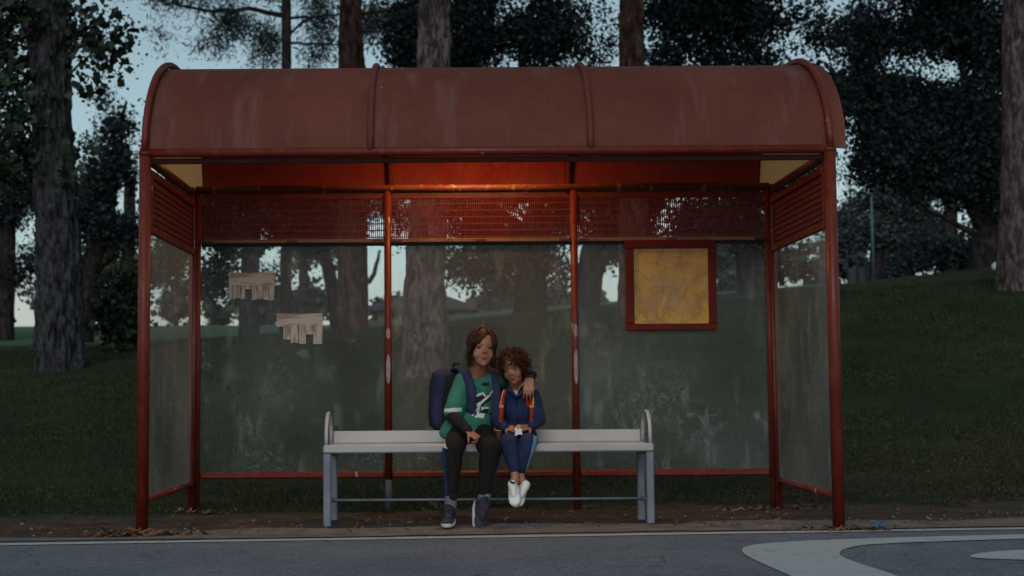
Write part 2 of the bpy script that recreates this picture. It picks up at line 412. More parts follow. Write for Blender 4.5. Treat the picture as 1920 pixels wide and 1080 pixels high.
bump(nt, b, noise_n(nt, v, 150, 3), .5, .004); M['road_paint'] = m

# ---------------------------------------------------------------- ground
e0, e1 = G(0, 1020), G(1920, 990)          # outer edge of the white edge line
SL = (e1.y - e0.y) / (e1.x - e0.x)
def yr(x): return e0.y + SL * (x - e0.x)
def ss(a, b_, x): t = min(max((x - a) / (b_ - a), 0), 1); return t * t * (3 - 2 * t)
PROF = [(9.6, 0), (10.5, .03), (12, .12), (14, .34), (17, .70), (20, 1.08), (23, 1.52), (26, 1.93), (28, 2.12), (31, 2.28), (36, 2.45), (45, 3.05), (62, 4.05), (90, 4.4), (200, 4.5), (2500, 4.5)]
def prof(y):
    if y <= PROF[0][0]: return 0.0
    for (a, za), (b_, zb) in zip(PROF, PROF[1:]):
        if y <= b_: t = (y - a) / (b_ - a); return za + (zb - za) * t
    return PROF[-1][1]
def grass_edge(x): return 9.55 + .13 * max(x, -3) + .10 * math.sin(x * 1.3)
def hz(x, y):
    y2 = y - max(0, min(x, 6)) * .06
    h = (prof(y2 - .6) + prof(y2) * 2 + prof(y2 + .6)) / 4
    mul = 1 + .045 * min(max(x, 0), 14) - .028 * min(max(-x, 0), 7)
    far = ss(30, 55, y)
    h *= mul * (1 - far) + far * (1 + .02 * min(max(x, -5), 15))
    # the lawn dips behind the mound on the right
    h -= .55 * ss(3, 9, x) * math.exp(-((y - 37) / 5.0) ** 2)
    if y > 9.8:
        a = ss(9.8, 13, y)
        h += a * (.05 * noise.noise(Vector((x * .5, y * .5, 0))) + .02 * noise.noise(Vector((x * 2, y * 2, 3))))
    h += .012 * noise.noise(Vector((x * 3, y * 3, 5))) + .006 * noise.noise(Vector((x * 11, y * 11, 9)))
    return h
def axis(segs):
    out = []
    for a, b_, st in segs:
        k = a
        while k < b_ - 1e-6: out.append(k); k += st
    out.append(segs[-1][1]); return out
xs = axis([(-1500, -300, 300), (-300, -60, 30), (-60, -14, 2), (-14, -6, .4), (-6, 7, .1), (7, 16, .4), (16, 60, 2), (60, 300, 30), (300, 1500, 300)])
ts = axis([(0, 3, .06), (3, 12, .2), (12, 30, .5), (30, 70, 2), (70, 300, 20), (300, 1500, 200)])
V = []; Q = []; zone = []
for j, t in enumerate(ts):
    for i, x in enumerate(xs):
        y = yr(max(min(x, 40), -40)) + .10 + t
        V.append((x, y, hz(x, y) - (.012 if t < .2 else 0)))
        ge = grass_edge(x)
        zone.append((min(max(.5 + (y - ge) / 1.1, 0), 1), ss(30, 36, y + .4 * max(-x, 0)), (1 - ss(10.5, 14.5, y)) * (.25 + .75 * ss(.5, 3.5, x)), 1))
nx = len(xs)
for j in range(len(ts) - 1):
    for i in range(nx - 1): Q.append((j * nx + i, j * nx + i + 1, (j + 1) * nx + i + 1, (j + 1) * nx + i))
me = npmesh('grass_slope', V, Q)
ca = me.color_attributes.new('zone', 'FLOAT_COLOR', 'POINT'); ca.data.foreach_set('color', np.array(zone, dtype=np.float32).ravel())
tag(finish('grass_slope', me, M['terrain']), kind='structure')
def strip(name, f0, f1, z, m, x0=-60, x1=60, jit=0, st=.25):
    V = []; Q = []; n = 0; x = x0
    while x <= x1:
        s_ = st if abs(x) < 8 else 4
        V.append((x, f0(x) + jit * noise.noise(Vector((x * 3, 1, 1))), z)); V.append((x, f1(x) + jit * noise.noise(Vector((x * 2.2, 7, 1))) * 1.5, z)); x += s_; n += 1
    for i in range(n - 1): Q.append((2 * i, 2 * i + 2, 2 * i + 3, 2 * i + 1))
    return tag(finish(name, npmesh(name, V, Q), m), kind='structure')
strip('road', lambda x: -60, lambda x: yr(x) + .14, .0, M['asphalt'])
strip('concrete_shoulder', lambda x: yr(x) + .07 + .02 * math.sin(x * 2), lambda x: yr(x) + .31 + .24 * ss(-1.9, -1.2, x) + .06 * math.sin(x * 4.1) + .06 * math.sin(x * .9 + 1), .006, M['shoulder'], jit=.05, st=.07)
strip('edge_line', lambda x: yr(x) - .10, lambda x: yr(x), .004, M['road_paint'], jit=.008, st=.1)
tag(finish('ground', npmesh('ground', [(-1500, -1500, -.06), (1500, -1500, -.06), (1500, 60, -.06), (-1500, 60, -.06)], [(0, 1, 2, 3)]), M['asphalt']), kind='structure')

def gpoly(name, pix, z, m):
    pts = [G(px, py) for px, py in pix]
    me = bpy.data.meshes.new(name); me.from_pydata([(p.x, p.y, z) for p in pts], [], [tuple(range(len(pts)))[::-1]]); me.update()
    return finish(name, me, m, None, False)
def chaikin(p, k=2, closed=False):
    for _ in range(k):
        q = [p[0]]
        for a, b_ in zip(p, p[1:]):
            q.append(tuple(.75 * s + .25 * t for s, t in zip(a, b_))); q.append(tuple(.25 * s + .75 * t for s, t in zip(a, b_)))
        q.append(p[-1]); p = q
    return p
outer = chaikin([(1620, 1150), (1481, 1080), (1406, 1048), (1388, 1034), (1400, 1023), (1494, 1015.7), (1650, 1010), (1920, 1002.8), (2300, 994)])
inner = chaikin([(2300, 1001), (1920, 1011), (1687, 1019), (1600, 1024), (1566, 1039), (1600, 1055), (1681, 1080), (1860, 1150)])
o = gpoly('road_marking', outer + inner, .0045, M['road_paint']); tag(o, kind='structure')
o = gpoly('road_marking', chaikin([(2300, 1018), (1920, 1032), (1840, 1037), (1812, 1045), (1840, 1049), (1920, 1051), (2300, 1062)]), .0045, M['road_paint']); tag(o, kind='structure')

# ---------------------------------------------------------------- bus shelter
FY, BY, RY = 8.10, 9.55, 10.0            # front posts, back wall, rear edge of the roof
XL, XR = -1.743, 2.140
ZE = 2.145                               # eaves
XB = [-1.70, -.435, .806, 2.10]          # back wall posts
RC, RA, RB = (FY + RY) / 2, (RY - FY) / 2, .66
shel = empty('bus_shelter', (0.2, 8.8, 0), 'red metal bus shelter with barrel roof and scratched clear panels', 'bus shelter')
def part(mb, name, m, parent=shel, label=None):
    o = mb.build(name, m, parent)
    if label: o['label'] = label
    return o
def arch(x, off=0, t0=0.0, t1=PI, n=24):
    return [Vector((x, RC - (RA + off) * math.cos(t0 + (t1 - t0) * k / n), ZE + (RB + off) * math.sin(t0 + (t1 - t0) * k / n))) for k in range(n + 1)]
for x in (XL, XR): part(MB().cyl((x, FY, -.05), (x, FY, ZE + .02), .034, 20), 'post', M['red'])
for x in (XL + .005, XR - .005): part(MB().cyl((x, BY - .02, -.05), (x, BY - .02, ZE), .018, 14), 'side_post', M['red'])
for i, x in enumerate(XB):
    r = .021 if i in (0, 3) else .0245
    if i == 1:
        part(MB().cyl((x, BY, .205), (x, BY, ZE), r, 16), 'post', M['red'])
        part(MB().cyl((x, BY, -.05), (x, BY, .205), r * .97, 16), 'post', M['steel_blue'], label='dark blue unpainted foot of the post')
    else: part(MB().cyl((x, BY, -.05), (x, BY, ZE), r, 16), 'post', M['red'])
part(MB().cyl((XL, FY, ZE - .005), (XR, FY, ZE - .005), .026, 18), 'front_beam', M['red'])
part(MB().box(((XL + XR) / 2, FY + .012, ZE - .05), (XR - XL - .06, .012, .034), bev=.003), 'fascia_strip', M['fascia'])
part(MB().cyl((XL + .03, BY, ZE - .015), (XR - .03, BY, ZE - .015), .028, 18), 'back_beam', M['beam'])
part(MB().box(((XL + XR) / 2, RY - .01, ZE), (XR - XL + .12, .05, .05), bev=.004), 'rear_beam', M['red_dark'])
for x in (XL, -.465, .785, XR):
    part(MB().tube(arch(x, .022 if x in (XL, XR) else .012), .021 if x in (XL, XR) else .019, 12), 'hoop', M['red'] if x in (XL, XR) else M['roof'])
for x in (XB[1], XB[2]): part(MB().tube(arch(x, -.034, .05, PI - .02), .019, 10), 'inner_hoop', M['red'])
for x in (XL, XR): part(MB().cyl((x, FY, ZE - .02), (x, FY, ZE + .005), .038, 18), 'collar', M['red'])
# roof panels, one per bay, sheet with thickness
RX = [XL, -.465, .785, XR, XR + .10]
for a, b_ in zip(RX, RX[1:]):
    A, B_ = arch(a + .004), arch(b_ - .004); A2, B2 = arch(a + .004, -.012), arch(b_ - .004, -.012)
    n = len(A); V = A + B_ + A2 + B2; Fc = []
    for k in range(n - 1):
        Fc.append((k, n + k, n + k + 1, k + 1)); Fc.append((2 * n + k, 2 * n + k + 1, 3 * n + k + 1, 3 * n + k))
        Fc.append((k, k + 1, 2 * n + k + 1, 2 * n + k)); Fc.append((n + k, 3 * n + k, 3 * n + k + 1, n + k + 1))
    Fc.append((0, 2 * n, 3 * n, n)); Fc.append((n - 1, 2 * n - 1, 4 * n - 1, 3 * n - 1))
    mb = MB(); ei = [i for i in range(len(Fc)) if not (i < 4 * (n - 1) and i % 4 < 2)]
    for sel, sm_ in (([i for i in range(4 * (n - 1)) if i % 4 == 0], True), ([i for i in range(4 * (n - 1)) if i % 4 == 1], True), (ei, False)): mb.add(V, [Fc[i] for i in sel], sm_)
    o = part(mb, 'roof_panel', [M['roof'], M['ceiling']])
    o.data.polygons.foreach_set('material_index', [1 if n - 1 <= i < 2 * (n - 1) else 0 for i in range(len(o.data.polygons))])
# gable boards (cream inside) with their lower rails
for x in (XL - .012, XR + .004):
    A = arch(x, -.014, 0, PI); poly = A
    part(MB().slab(poly, (1, 0, 0), .008), 'gable_board', M['cream'])
for x in (XL, XR):
    s_ = 1 if x < 0 else -1
    part(MB().cyl((x, FY, ZE - .03), (x, RY, ZE - .03), .026, 14), 'side_beam', M['red_dark'])
    part(MB().box((x + s_ * .02, (FY + BY) / 2, 2.03), (.03, BY - FY - .08, .045), bev=.005), 'side_rail', M['red'])
    part(MB().box((x + s_ * .02, (FY + BY) / 2, 1.712), (.028, BY - FY - .08, .045), bev=.005), 'side_rail', M['red'])
    part(MB().tube([(x + s_ * .01, FY, .186), (x + s_ * .01, BY - .05, .186), (x + s_ * .01, BY - .03, .17)], .020, 14), 'side_rail', M['red'])
    part(MB().box((x + s_ * .02, FY + .055, 1.87), (.024, .03, .36), bev=.004), 'grille_frame', M['red'])
    part(MB().box((x + s_ * .02, BY - .075, 1.87), (.024, .03, .36), bev=.004), 'grille_frame', M['red'])
    part(MB().box((x + s_ * .018, (FY + BY) / 2, (1.69 + .206) / 2), (.006, BY - FY - .09, 1.69 - .206)), 'side_pane', M['glass_side'])
    part(MB().cyl((x + s_ * .03, BY - .06, -.03), (x + s_ * .03, BY - .06, 1.69), .012, 10), 'side_post', M['red_dark'])
    for k in range(7):
        z = 1.755 + k * .036
        part(MB().box((x + s_ * .02, (FY + BY) / 2, z), (.010, BY - FY - .16, .009)), 'grille_bar', M['red_grille'])
    mb = MB(); k = FY + .08
    while k < BY - .09: mb.box((x + s_ * .014, k, 1.87), (.004, .0075, .30)); k += .0115
    o = part(mb, 'grille_mesh', M['red_grille']); o['kind'] = 'stuff'
for bay, (a, b_) in enumerate(zip(XB, XB[1:])):
    a2, b2 = a + .024, b_ - .024; cx = (a2 + b2) / 2; w = b2 - a2
    part(MB().box((cx, BY, .236), (w, .045, .046), bev=.012), 'bottom_rail', M['red'])
    part(MB().box((cx, BY - .012, 1.783), (w, .022, .026), bev=.003), 'window_rail', M['rail'])
    part(MB().box((cx, BY + .004, 1.760), (w, .014, .020)), 'window_rail', M['dark'])
    for q in (a2 + .04, cx, b2 - .04):
        part(MB().box((q, BY - .026, 1.780), (.07, .006, .020), bev=.002), 'clip', M['red_dark'])
    part(MB().box((cx, BY + .010, (1.75 + .258) / 2), (w, .005, 1.75 - .258)), 'back_pane', M['glass_back'][bay])
    for k in range(7):
        z = 1.808 + k * .0445
        part(MB().box((cx, BY, z), (w, .007, .0068)), 'grille_bar', M['red_grille'])
    mb = MB(); x = a2 + .006
    while x < b2: mb.box((x, BY - .001, 1.94), (.0056, .004, .29)); x += .0134
    o = part(mb, 'grille_mesh', M['red_grille']); o['kind'] = 'stuff'
# worn primer patches on the middle posts
for x, z0, z1 in ((XB[1], 1.13, 1.20), (XB[1], .83, 1.03), (XB[2], 1.13, 1.22), (XB[2], .82, 1.06)):
    V = []; Fc = []; rr = .0252; n = 14; nz = 12
    for j in range(nz + 1):
        z = z0 + (z1 - z0) * j / nz; half = (.95 + .3 * noise.noise(Vector((x * 5, z * 30, 1)))) * math.sqrt(max(0, 1 - (2 * j / nz - 1) ** 2)) * .62
        for k in range(n + 1):
            an = -PI / 2 + .1 + half * (2 * k / n - 1); V.append((x + rr * math.cos(an), BY + rr * math.sin(an), z))
    for j in range(nz):
        for k in range(n): Fc.append((j * (n + 1) + k, j * (n + 1) + k + 1, (j + 1) * (n + 1) + k + 1, (j + 1) * (n + 1) + k))
    mb = MB(); mb.add(V, Fc); part(mb, 'bare_patch', simple('bare_primer', (.30, .27, .28), (.22, .15, .15), 20, .7), label='bare worn patch of paint on the middle post')
# warm light fitting under the roof ridge
lx, ly, lz = .10, 9.05, ZE + RB - .075
lf = part(MB().box((lx, ly, lz + .03), (.46, .12, .04), bev=.01), 'lamp_housing', M['bench_leg'])
m, nt, b = nmat('warm_lamp_glow'); b.inputs['Base Color'].default_value = (.9, .8, .6, 1)
b.inputs['Emission Color'].default_value = (1, .52, .20, 1); b.inputs['Emission Strength'].default_value = 330
o = MB().box((lx, ly, lz), (.40, .08, .022), bev=.008).build('lamp_diffuser', m, lf)

# framed map
M['frame'] = simple('deep_red_frame', (.115, .008, .005), (.08, .006, .004), 6, .6, .1, spec=.2)
mapb = empty('framed_map', P(1258, 533, BY - .03), 'yellow street map in a square red frame on the right pane', 'map board')
fy = BY - .045
def PX(px, py, Y): p = P(px, py, Y); return p.x, p.z
x0, z1_ = PX(1172, 450, fy); x1, z0_ = PX(1345, 619, fy)
ix0, iz1 = PX(1188, 466, fy); ix1, iz0 = PX(1330, 606, fy)
for (a, b_, c_, d) in ((x0, x1, iz1, z1_), (x0, x1, z0_, iz0), (x0, ix0, iz0, iz1), (ix1, x1, iz0, iz1)):
    MB().box(((a + b_) / 2, fy + .01, (c_ + d) / 2), (b_ - a - .001, .028, d - c_ - .001), bev=.004).build('frame_board', M['frame'], mapb)
m, nt, b = nmat('street_map_print'); v = coords(nt)
base = ramp(nt, noise_n(nt, v, 5, 4), [(.36, (.55, .34, .004)), (.50, (.48, .27, .008)), (.58, (.36, .16, .012)), (.68, (.46, .30, .04))])
vd = N(nt, 'ShaderNodeVectorMath', operation='DISTANCE'); nt.links.new(v, vd.inputs[0]); vd.inputs[1].default_value = (-.01, 0, -.06)
base = mix(nt, ramp(nt, mix(nt, .5, vd.outputs['Value'], noise_n(nt, v, 9, 5)), [(.25, .55), (.34, 0.0)]), base, (.24, .22, .15))
gr_ = ramp(nt, noise_n(nt, v, 7, 2), [(.66, 0.0), (.69, .8)]); base = mix(nt, gr_, base, (.38, .40, .06))
for sc_, wdt, str_ in ((9, .02, .7), (26, .035, .4), (70, .07, .3)):
    vo = N(nt, 'ShaderNodeTexVoronoi', feature='DISTANCE_TO_EDGE'); vo.inputs['Scale'].default_value = sc_
    dn = N(nt, 'ShaderNodeTexNoise'); dn.inputs['Scale'].default_value = 8; nt.links.new(v, dn.inputs['Vector'])
    nt.links.new(mix(nt, .12, v, dn.outputs['Color']), vo.inputs['Vector'])
    base = mix(nt, ramp(nt, vo.outputs['Distance'], [(0, str_), (wdt, 0.0)]), base, (.20, .07, .03))
nt.links.new(base, b.inputs['Base Color']); b.inputs['Roughness'].default_value = .35
MB().box(((ix0 + ix1) / 2, fy + .016, (iz0 + iz1) / 2), (ix1 - ix0, .008, iz1 - iz0)).build('map_print', m, mapb)

# paper notices with tear-off strips
m, nt, b = nmat('notice_paper'); v = coords(nt)
base = ramp(nt, noise_n(nt, v, 7, 5), [(.3, (.33, .32, .295)), (.7, (.46, .45, .42))])
wv = N(nt, 'ShaderNodeTexNoise'); wv.inputs['Scale'].default_value = 60; nt.links.new(coords(nt, (1, 1, .12)), wv.inputs['Vector'])
base = mix(nt, ramp(nt, wv.outputs[0], [(.50, 0.0), (.57, .8)]), base, (.17, .155, .14))
nt.links.new(base, b.inputs['Base Color']); b.inputs['Roughness'].default_value = .9; M['paper'] = m
m, nt, b = nmat('notice_paper_header'); v = coords(nt)
base = ramp(nt, noise_n(nt, v, 6, 5), [(.3, (.35, .33, .295)), (.7, (.47, .455, .42))])
wv = N(nt, 'ShaderNodeTexNoise'); wv.inputs['Scale'].default_value = 60; nt.links.new(coords(nt, (.10, 1, 1)), wv.inputs['Vector'])
base = mix(nt, ramp(nt, wv.outputs[0], [(.52, 0.0), (.58, .7)]), base, (.19, .17, .15))
nt.links.new(base, b.inputs['Base Color']); b.inputs['Roughness'].default_value = .9; M['paper2'] = m
def notice(label, x0, y0, x1, ysplit, strips):
    Y = BY - .004
    t = empty('paper_notice', P((x0 + x1) / 2, y0, Y), label, 'notice', 'paper notices taped on the left pane')
    c = [P(x0, ysplit, Y), P(x1, ysplit, Y), P(x1, y0 - 1, Y), P((x0 + x1) / 2, y0 + .6, Y), P(x0, y0, Y)]
    MB().slab(c, (0, 1, 0), .0012).build('sheet', M['paper2'], t)
    for i, (a, b_, yb) in enumerate(strips):
        yo = Y - .0015 - .004 * R.random()
        q = [P(a + .4, yb + R.uniform(-.8, .8), yo), P(b_ - .4, yb + R.uniform(-.8, .8), yo), P(b_ - .4, ysplit - .5, Y - .0004), P(a + .4, ysplit - .5, Y - .0004)]
        MB().slab(q, (0, 1, 0), .0008).build('tear_strip', M['paper'], t)
notice('tan paper notice, the upper one on the left pane, with one missing strip', 429, 511, 515, 535,
       [(429, 441, 561), (441, 451, 559), (451, 460, 561), (460, 472, 543), (472, 483, 562), (483, 494, 560), (494, 505, 562), (505, 515, 563)])
notice('pale paper notice, the lower one on the left pane, with ragged torn strips', 518.5, 588, 605, 609,
       [(518.5, 531, 613), (531, 545, 637), (545, 560, 643), (560, 574, 645.5), (574, 587, 627), (587, 605, 645)])

# ---------------------------------------------------------------- bench
BF, BB = 8.50, 8.93
bl = P(606, 840, BF).x; br = P(1226, 838, BF).x; SZ = .468
ben = empty('bench', ((bl + br) / 2, 8.7, 0), 'long white metal bench with grey legs and looped arms inside the shelter', 'bench')
cx, w = (bl + br) / 2, br - bl
MB().box((cx, BF + .02, SZ - .022), (w, .04, .048), bev=.008).build('seat_edge', M['bench_w'], ben)
for k in range(3):
    MB().box((cx, BF + .105 + k * .118, SZ - .012), (w - .03, .112, .02), bev=.006).build('seat_slat', M['bench_w'], ben)
MB().box((cx, BB - .02, SZ + .035), (w - .05, .014, .075), rot=Matrix.Rotation(-.12, 3, 'X'), bev=.005).build('backrest', M['bench_w'], ben)
for s_, x in ((1, bl + .02), (-1, br - .02)):
    for y in (BF + .03, BB - .06):
        MB().box((x + s_ * (.002 if y < 8.6 else .012), y, (SZ - .046) / 2 - .01), (.045, .045, SZ - .03), bev=.006).build('leg', M['bench_leg'], ben)
    MB().box((x + s_ * .01, (BF + BB) / 2, SZ - .05), (.03, BB - BF - .1, .03), bev=.004).build('side_bar', M['bench_leg'], ben)
    MB().box((x + s_ * .01, (BF + BB) / 2, .13), (.02, BB - BF - .1, .02), bev=.004).build('side_bar', M['bench_leg'], ben)
    a = [Vector((x - s_ * .006, (BF + BB) / 2 - .17 * math.cos(PI * k / 18) , SZ + .19 * math.sin(PI * k / 18) ** .7 if 0 < k < 18 else SZ - .01)) for k in range(19)]
    V = []; Fc = []
    MB().tube(a, .011, 10, flat=.45, upv=(0, 0, 1)).build('arm_loop', M['bench_w'], ben)
MB().cyl((bl + .04, (BF + BB) / 2 + .03, .13), (br - .04, (BF + BB) / 2 + .03, .13), .0075, 10).build('stretcher', M['bench_leg'], ben)

# ---------------------------------------------------------------- trees
def trunk_mesh(path, radii, flare=1.35, n=64, step=.05, rough=.03, seed=0, zs=1.0):
    """path of points with radii; bark ridges as real relief"""
    pts = [Vector(p) for p in path]; L = [0]
    for a, b_ in zip(pts, pts[1:]): L.append(L[-1] + (b_ - a).length)
    tot = L[-1]; m = max(int(tot / step), 6)
    V = np.zeros(((m + 1) * n, 3), np.float32); k = 0
    for i in range(m + 1):
        s_ = tot * i / m; j = 0
        while j < len(L) - 2 and s_ > L[j + 1]: j += 1
        t = (s_ - L[j]) / max(L[j + 1] - L[j], 1e-6)
        # catmull-rom
        p0, p1, p2, p3 = pts[max(j - 1, 0)], pts[j], pts[j + 1], pts[min(j + 2, len(pts) - 1)]
        c = .5 * ((2 * p1) + (p2 - p0) * t + (2 * p0 - 5 * p1 + 4 * p2 - p3) * t * t + (3 * p1 - p0 - 3 * p2 + p3) * t ** 3)
        r = radii[j] + (radii[j + 1] - radii[j]) * t
        fl = 1 + (flare - 1) * math.exp(-s_ / .35)
        for q in range(n):
            a = 2 * PI * q / n
            lob = 1 + (fl - 1) * (.7 + .55 * math.sin(a * 5 + seed) + .25 * math.sin(a * 3 + seed * 2))
            nz = noise.noise(Vector((math.cos(a) * r * 9 + seed, math.sin(a) * r * 9, s_ * 1.5 * zs)))
            nz2 = noise.noise(Vector((math.cos(a) * r * 26 + seed, math.sin(a) * r * 26, s_ * 5 * zs)))
            rr = r * lob + rough * (-abs(nz) * 1.6 + .5) + rough * .5 * nz2 + .25 * r * .2 * noise.noise(Vector((math.cos(a) + seed, math.sin(a), s_ * .7)))
            V[k] = (c.x + math.cos(a) * rr, c.y + math.sin(a) * rr, c.z); k += 1
    i = np.arange(m)[:, None] * n; q = np.arange(n)[None, :]; q2 = (q + 1) % n
    Q = np.stack([i + q, i + q2, i + n + q2, i + n + q], -1).reshape(-1, 4)
    return V, Q
def leaves_np(blobs, nleaf, size, droop=0.0, twig=18, spread=.28, slim=1.0, seed=0, hole=-.02):
    """blobs: (center, (rx,ry,rz)); leaf quads gathered on twigs inside each blob, uneven density"""
    rs = np.random.RandomState(seed); vol = np.array([b_[1][0] * b_[1][2] for b_ in blobs]); vol /= vol.sum()
    out = []
    for (c, r), w in zip(blobs, vol):
        k = max(int(nleaf * w / twig), 3)
        d = rs.normal(size=(k, 3)); d /= np.linalg.norm(d, axis=1)[:, None]
        rad = rs.uniform(.12, 1, (k, 1)) ** .45 * (1 + .22 * rs.normal(size=(k, 1)) * .6)
        tw = np.array(c)[None] + d * rad * np.array(r)[None]
        # drop twigs where a low-frequency field is low: holes in the crown
        keep = np.array([noise.noise(Vector((t[0] * .95, t[1] * .22, t[2] * .95 + seed))) + .6 * noise.noise(Vector((t[0] * 2.3, t[1] * .4, t[2] * 2.3 + seed))) > hole for t in tw]); tw = tw[keep]
        if len(tw) == 0: continue
        base = np.repeat(tw, twig, axis=0); q = len(base)
        off = rs.normal(size=(q, 3)) * spread
        if droop: off[:, 2] -= np.abs(rs.normal(size=q)) * droop
        out.append(base + off)
    Pn = np.concatenate(out); q = len(Pn)
    a = rs.normal(size=(q, 3)); a[:, 2] -= droop * 2; a /= np.linalg.norm(a, axis=1)[:, None]
    b_ = rs.normal(size=(q, 3)); b_ -= a * (a * b_).sum(1)[:, None]; b_ /= np.linalg.norm(b_, axis=1)[:, None]
    s_ = size * (.45 + 1.5 * rs.uniform(0, 1, (q, 1)) ** 2.2)
    A = a * s_; B_ = b_ * s_ * .5 * slim
    n_ = np.cross(a, b_) * s_ * .12
    V = np.stack([Pn - A * .5, Pn + B_ + n_, Pn + A * .5, Pn - B_ + n_], 1).reshape(-1, 3)
    Q = np.arange(q * 4).reshape(-1, 4)
    return V, Q
def addnp(name, V, Q, m, parent, kind=None):
    off = parent_off(parent); o = finish(name, npmesh(name, V - np.array(off, dtype=np.float32), Q), m, parent)
    if kind: o['kind'] = kind
    return o
def tree(name, label, cat, base, path, radii, barkm, leafm, blobs, nleaf, lsize, limbs=(), flare=1.35, n=40, rough=.03, seed=1, droop=0, slim=1.0, spread=.28, twig=18, group=None, step=.07, hole=-.02):
    base = Vector(base); t = empty(name, base, label, cat, group)
    V, Q = trunk_mesh([base - Vector((0, 0, .25))] + [Vector(p) for p in path], [radii[0]] + list(radii), flare, n, step, rough, seed)
    addnp('trunk', V, Q, barkm, t)
    for lp, lr in limbs:
        mb = MB(); pts = chaikin([tuple(p) for p in lp], 2); k = len(pts)
        mb.tube([Vector(p) + Vector((noise.noise(Vector(p) * 2), 0, noise.noise(Vector(p) * 2.5))) * lr * 1.2 for p in pts], [lr * (1 - .75 * i / (k - 1)) for i in range(k)], 9)
        mb.build('limb', barkm, t)
    if blobs:
        V, Q = leaves_np(blobs, nleaf, lsize, droop, twig, spread, slim, seed, hole)
        addnp('crown', V, Q, leafm, t)
    return t
def B(px, py, Y, rx, rz, ry=None, dy=0):
    """crown lump: centre at the pixel seen at distance Y; radii given in photo pixels at that distance"""
    k = Y / F; return (tuple(P(px, py, Y + dy)), (rx * k, (ry or (rx + rz) / 2) * k, rz * k))
def gz(px, Y):
    x = P(px, 600, Y).x; return (x, Y, hz(x, Y))

# big grey trunk on the left with broad green leaves
Y = 22
b0 = gz(113, Y)
tree('broadleaf_tree', 'large furrowed grey trunk with leafy twigs, nearest tree left of the shelter', 'tree', b0,
     [P(112, 610, Y), P(108, 440, Y), P(98, 240, Y), P(92, 60, Y), P(86, -120, Y), P(80, -500, Y)], [.325, .31, .275, .30, .31, .28, .2], M['bark_blue'], M['leaf_green'],
     [B(15, 30, Y, 45, 45), B(-30, 120, Y, 60, 60), B(30, 140, Y, 35, 45), B(185, 95, Y, 42, 50), B(165, 50, Y, 30, 45), B(195, 70, Y, 34, 40), B(150, 120, Y, 22, 40), B(30, 220, Y - .6, 36, 40), B(120, 300, Y - .9, 12, 40),
      B(20, 300, Y, 45, 50), B(45, 20, Y - .6, 24, 24), B(100, -330, Y, 340, 120, 360), B(20, -470, Y, 360, 130, 360)], 38000, .10,
     limbs=[((P(90, 120, Y), P(50, 40, Y - .3), P(10, -30, Y - .5), P(-60, -120, Y)), .13), ((P(105, 170, Y), P(150, 120, Y), P(205, 70, Y)), .03), ((P(95, 100, Y), P(150, 60, Y), P(190, 30, Y)), .03),
            ((P(90, 230, Y), P(30, 200, Y), P(-30, 140, Y)), .03), ((P(90, -150, Y), P(180, -230, Y), P(260, -300, Y)), .12)],
     n=110, rough=.085, flare=1.4, seed=3, spread=.22, twig=14, step=.045, hole=-.45)
# trunk right behind the older boy
Y = 19.5
tree('pine_tree', 'broad pale pine trunk with dark scar, seen through the middle pane behind the kids', 'tree', gz(802, Y),
     [P(800, 640, Y), P(797, 560, Y), P(798, 470, Y), P(808, 300, Y), P(813, 110, Y), P(813, -60, Y), P(800, -500, Y)], [.295, .265, .245, .23, .21, .19, .18, .14], M['bark'], M['leaf_pine'],
     [B(820, -420, Y, 520, 110, 520), B(700, -560, Y, 520, 120, 520)], 26000, .16, n=110, rough=.06, flare=1.25, seed=5, slim=.3, step=.045,
     limbs=[((P(808, -280, Y), P(940, -360, Y), P(1050, -400, Y)), .1), ((P(808, -250, Y), P(660, -350, Y), P(560, -420, Y)), .1)])
Y = 27
tree('pine_tree', 'straight pine trunk seen through the left pane close to its right post', 'tree', gz(658, Y),
     [P(660, 560, Y), P(660, 470, Y), P(660, 250, Y), P(658, 60, Y), P(657, -60, Y), P(655, -400, Y)], [.285, .27, .26, .22, .18, .17, .12], M['bark_warm'], M['leaf_pine'],
     [B(560, -330, Y, 460, 90, 460)], 16000, .17, n=80, rough=.04, flare=1.2, seed=8, slim=.3,
     limbs=[((P(658, 30, Y), P(720, 20, Y), P(790, -10, Y)), .05), ((P(658, 55, Y), P(720, 60, Y), P(770, 75, Y)), .03), ((P(658, -250, Y), P(560, -300, Y)), .1)])
Y = 24
tree('pine_tree', 'pine trunk rising above the roof between the right two roof hoops', 'tree', gz(1185, Y),
     [P(1187, 560, Y), P(1188, 400, Y), P(1186, 200, Y), P(1184, 60, Y), P(1184, -80, Y), P(1180, -400, Y)], [.25, .235, .215, .20, .19, .18, .13], M['bark_warm'], M['leaf_pine'],
     [B(1190, -380, Y, 480, 100, 480)], 18000, .16, n=80, rough=.035, flare=1.2, seed=12, slim=.3,
     limbs=[((P(1184, -200, Y), P(1300, -280, Y)), .1)])
Y = 25
tree('pine_tree', 'thick pale grey trunk standing at the right edge on the mound', 'tree', gz(1908, Y),
     [P(1906, 470, Y), P(1908, 380, Y), P(1907, 200, Y), P(1903, 60, Y), P(1903, -100, Y), P(1900, -450, Y)], [.32, .285, .24, .20, .175, .165, .15], M['bark'], M['leaf_pine'],
     [B(1800, -380, Y, 480, 100, 480)], 18000, .16, n=90, rough=.04, flare=1.35, seed=17, slim=.3)
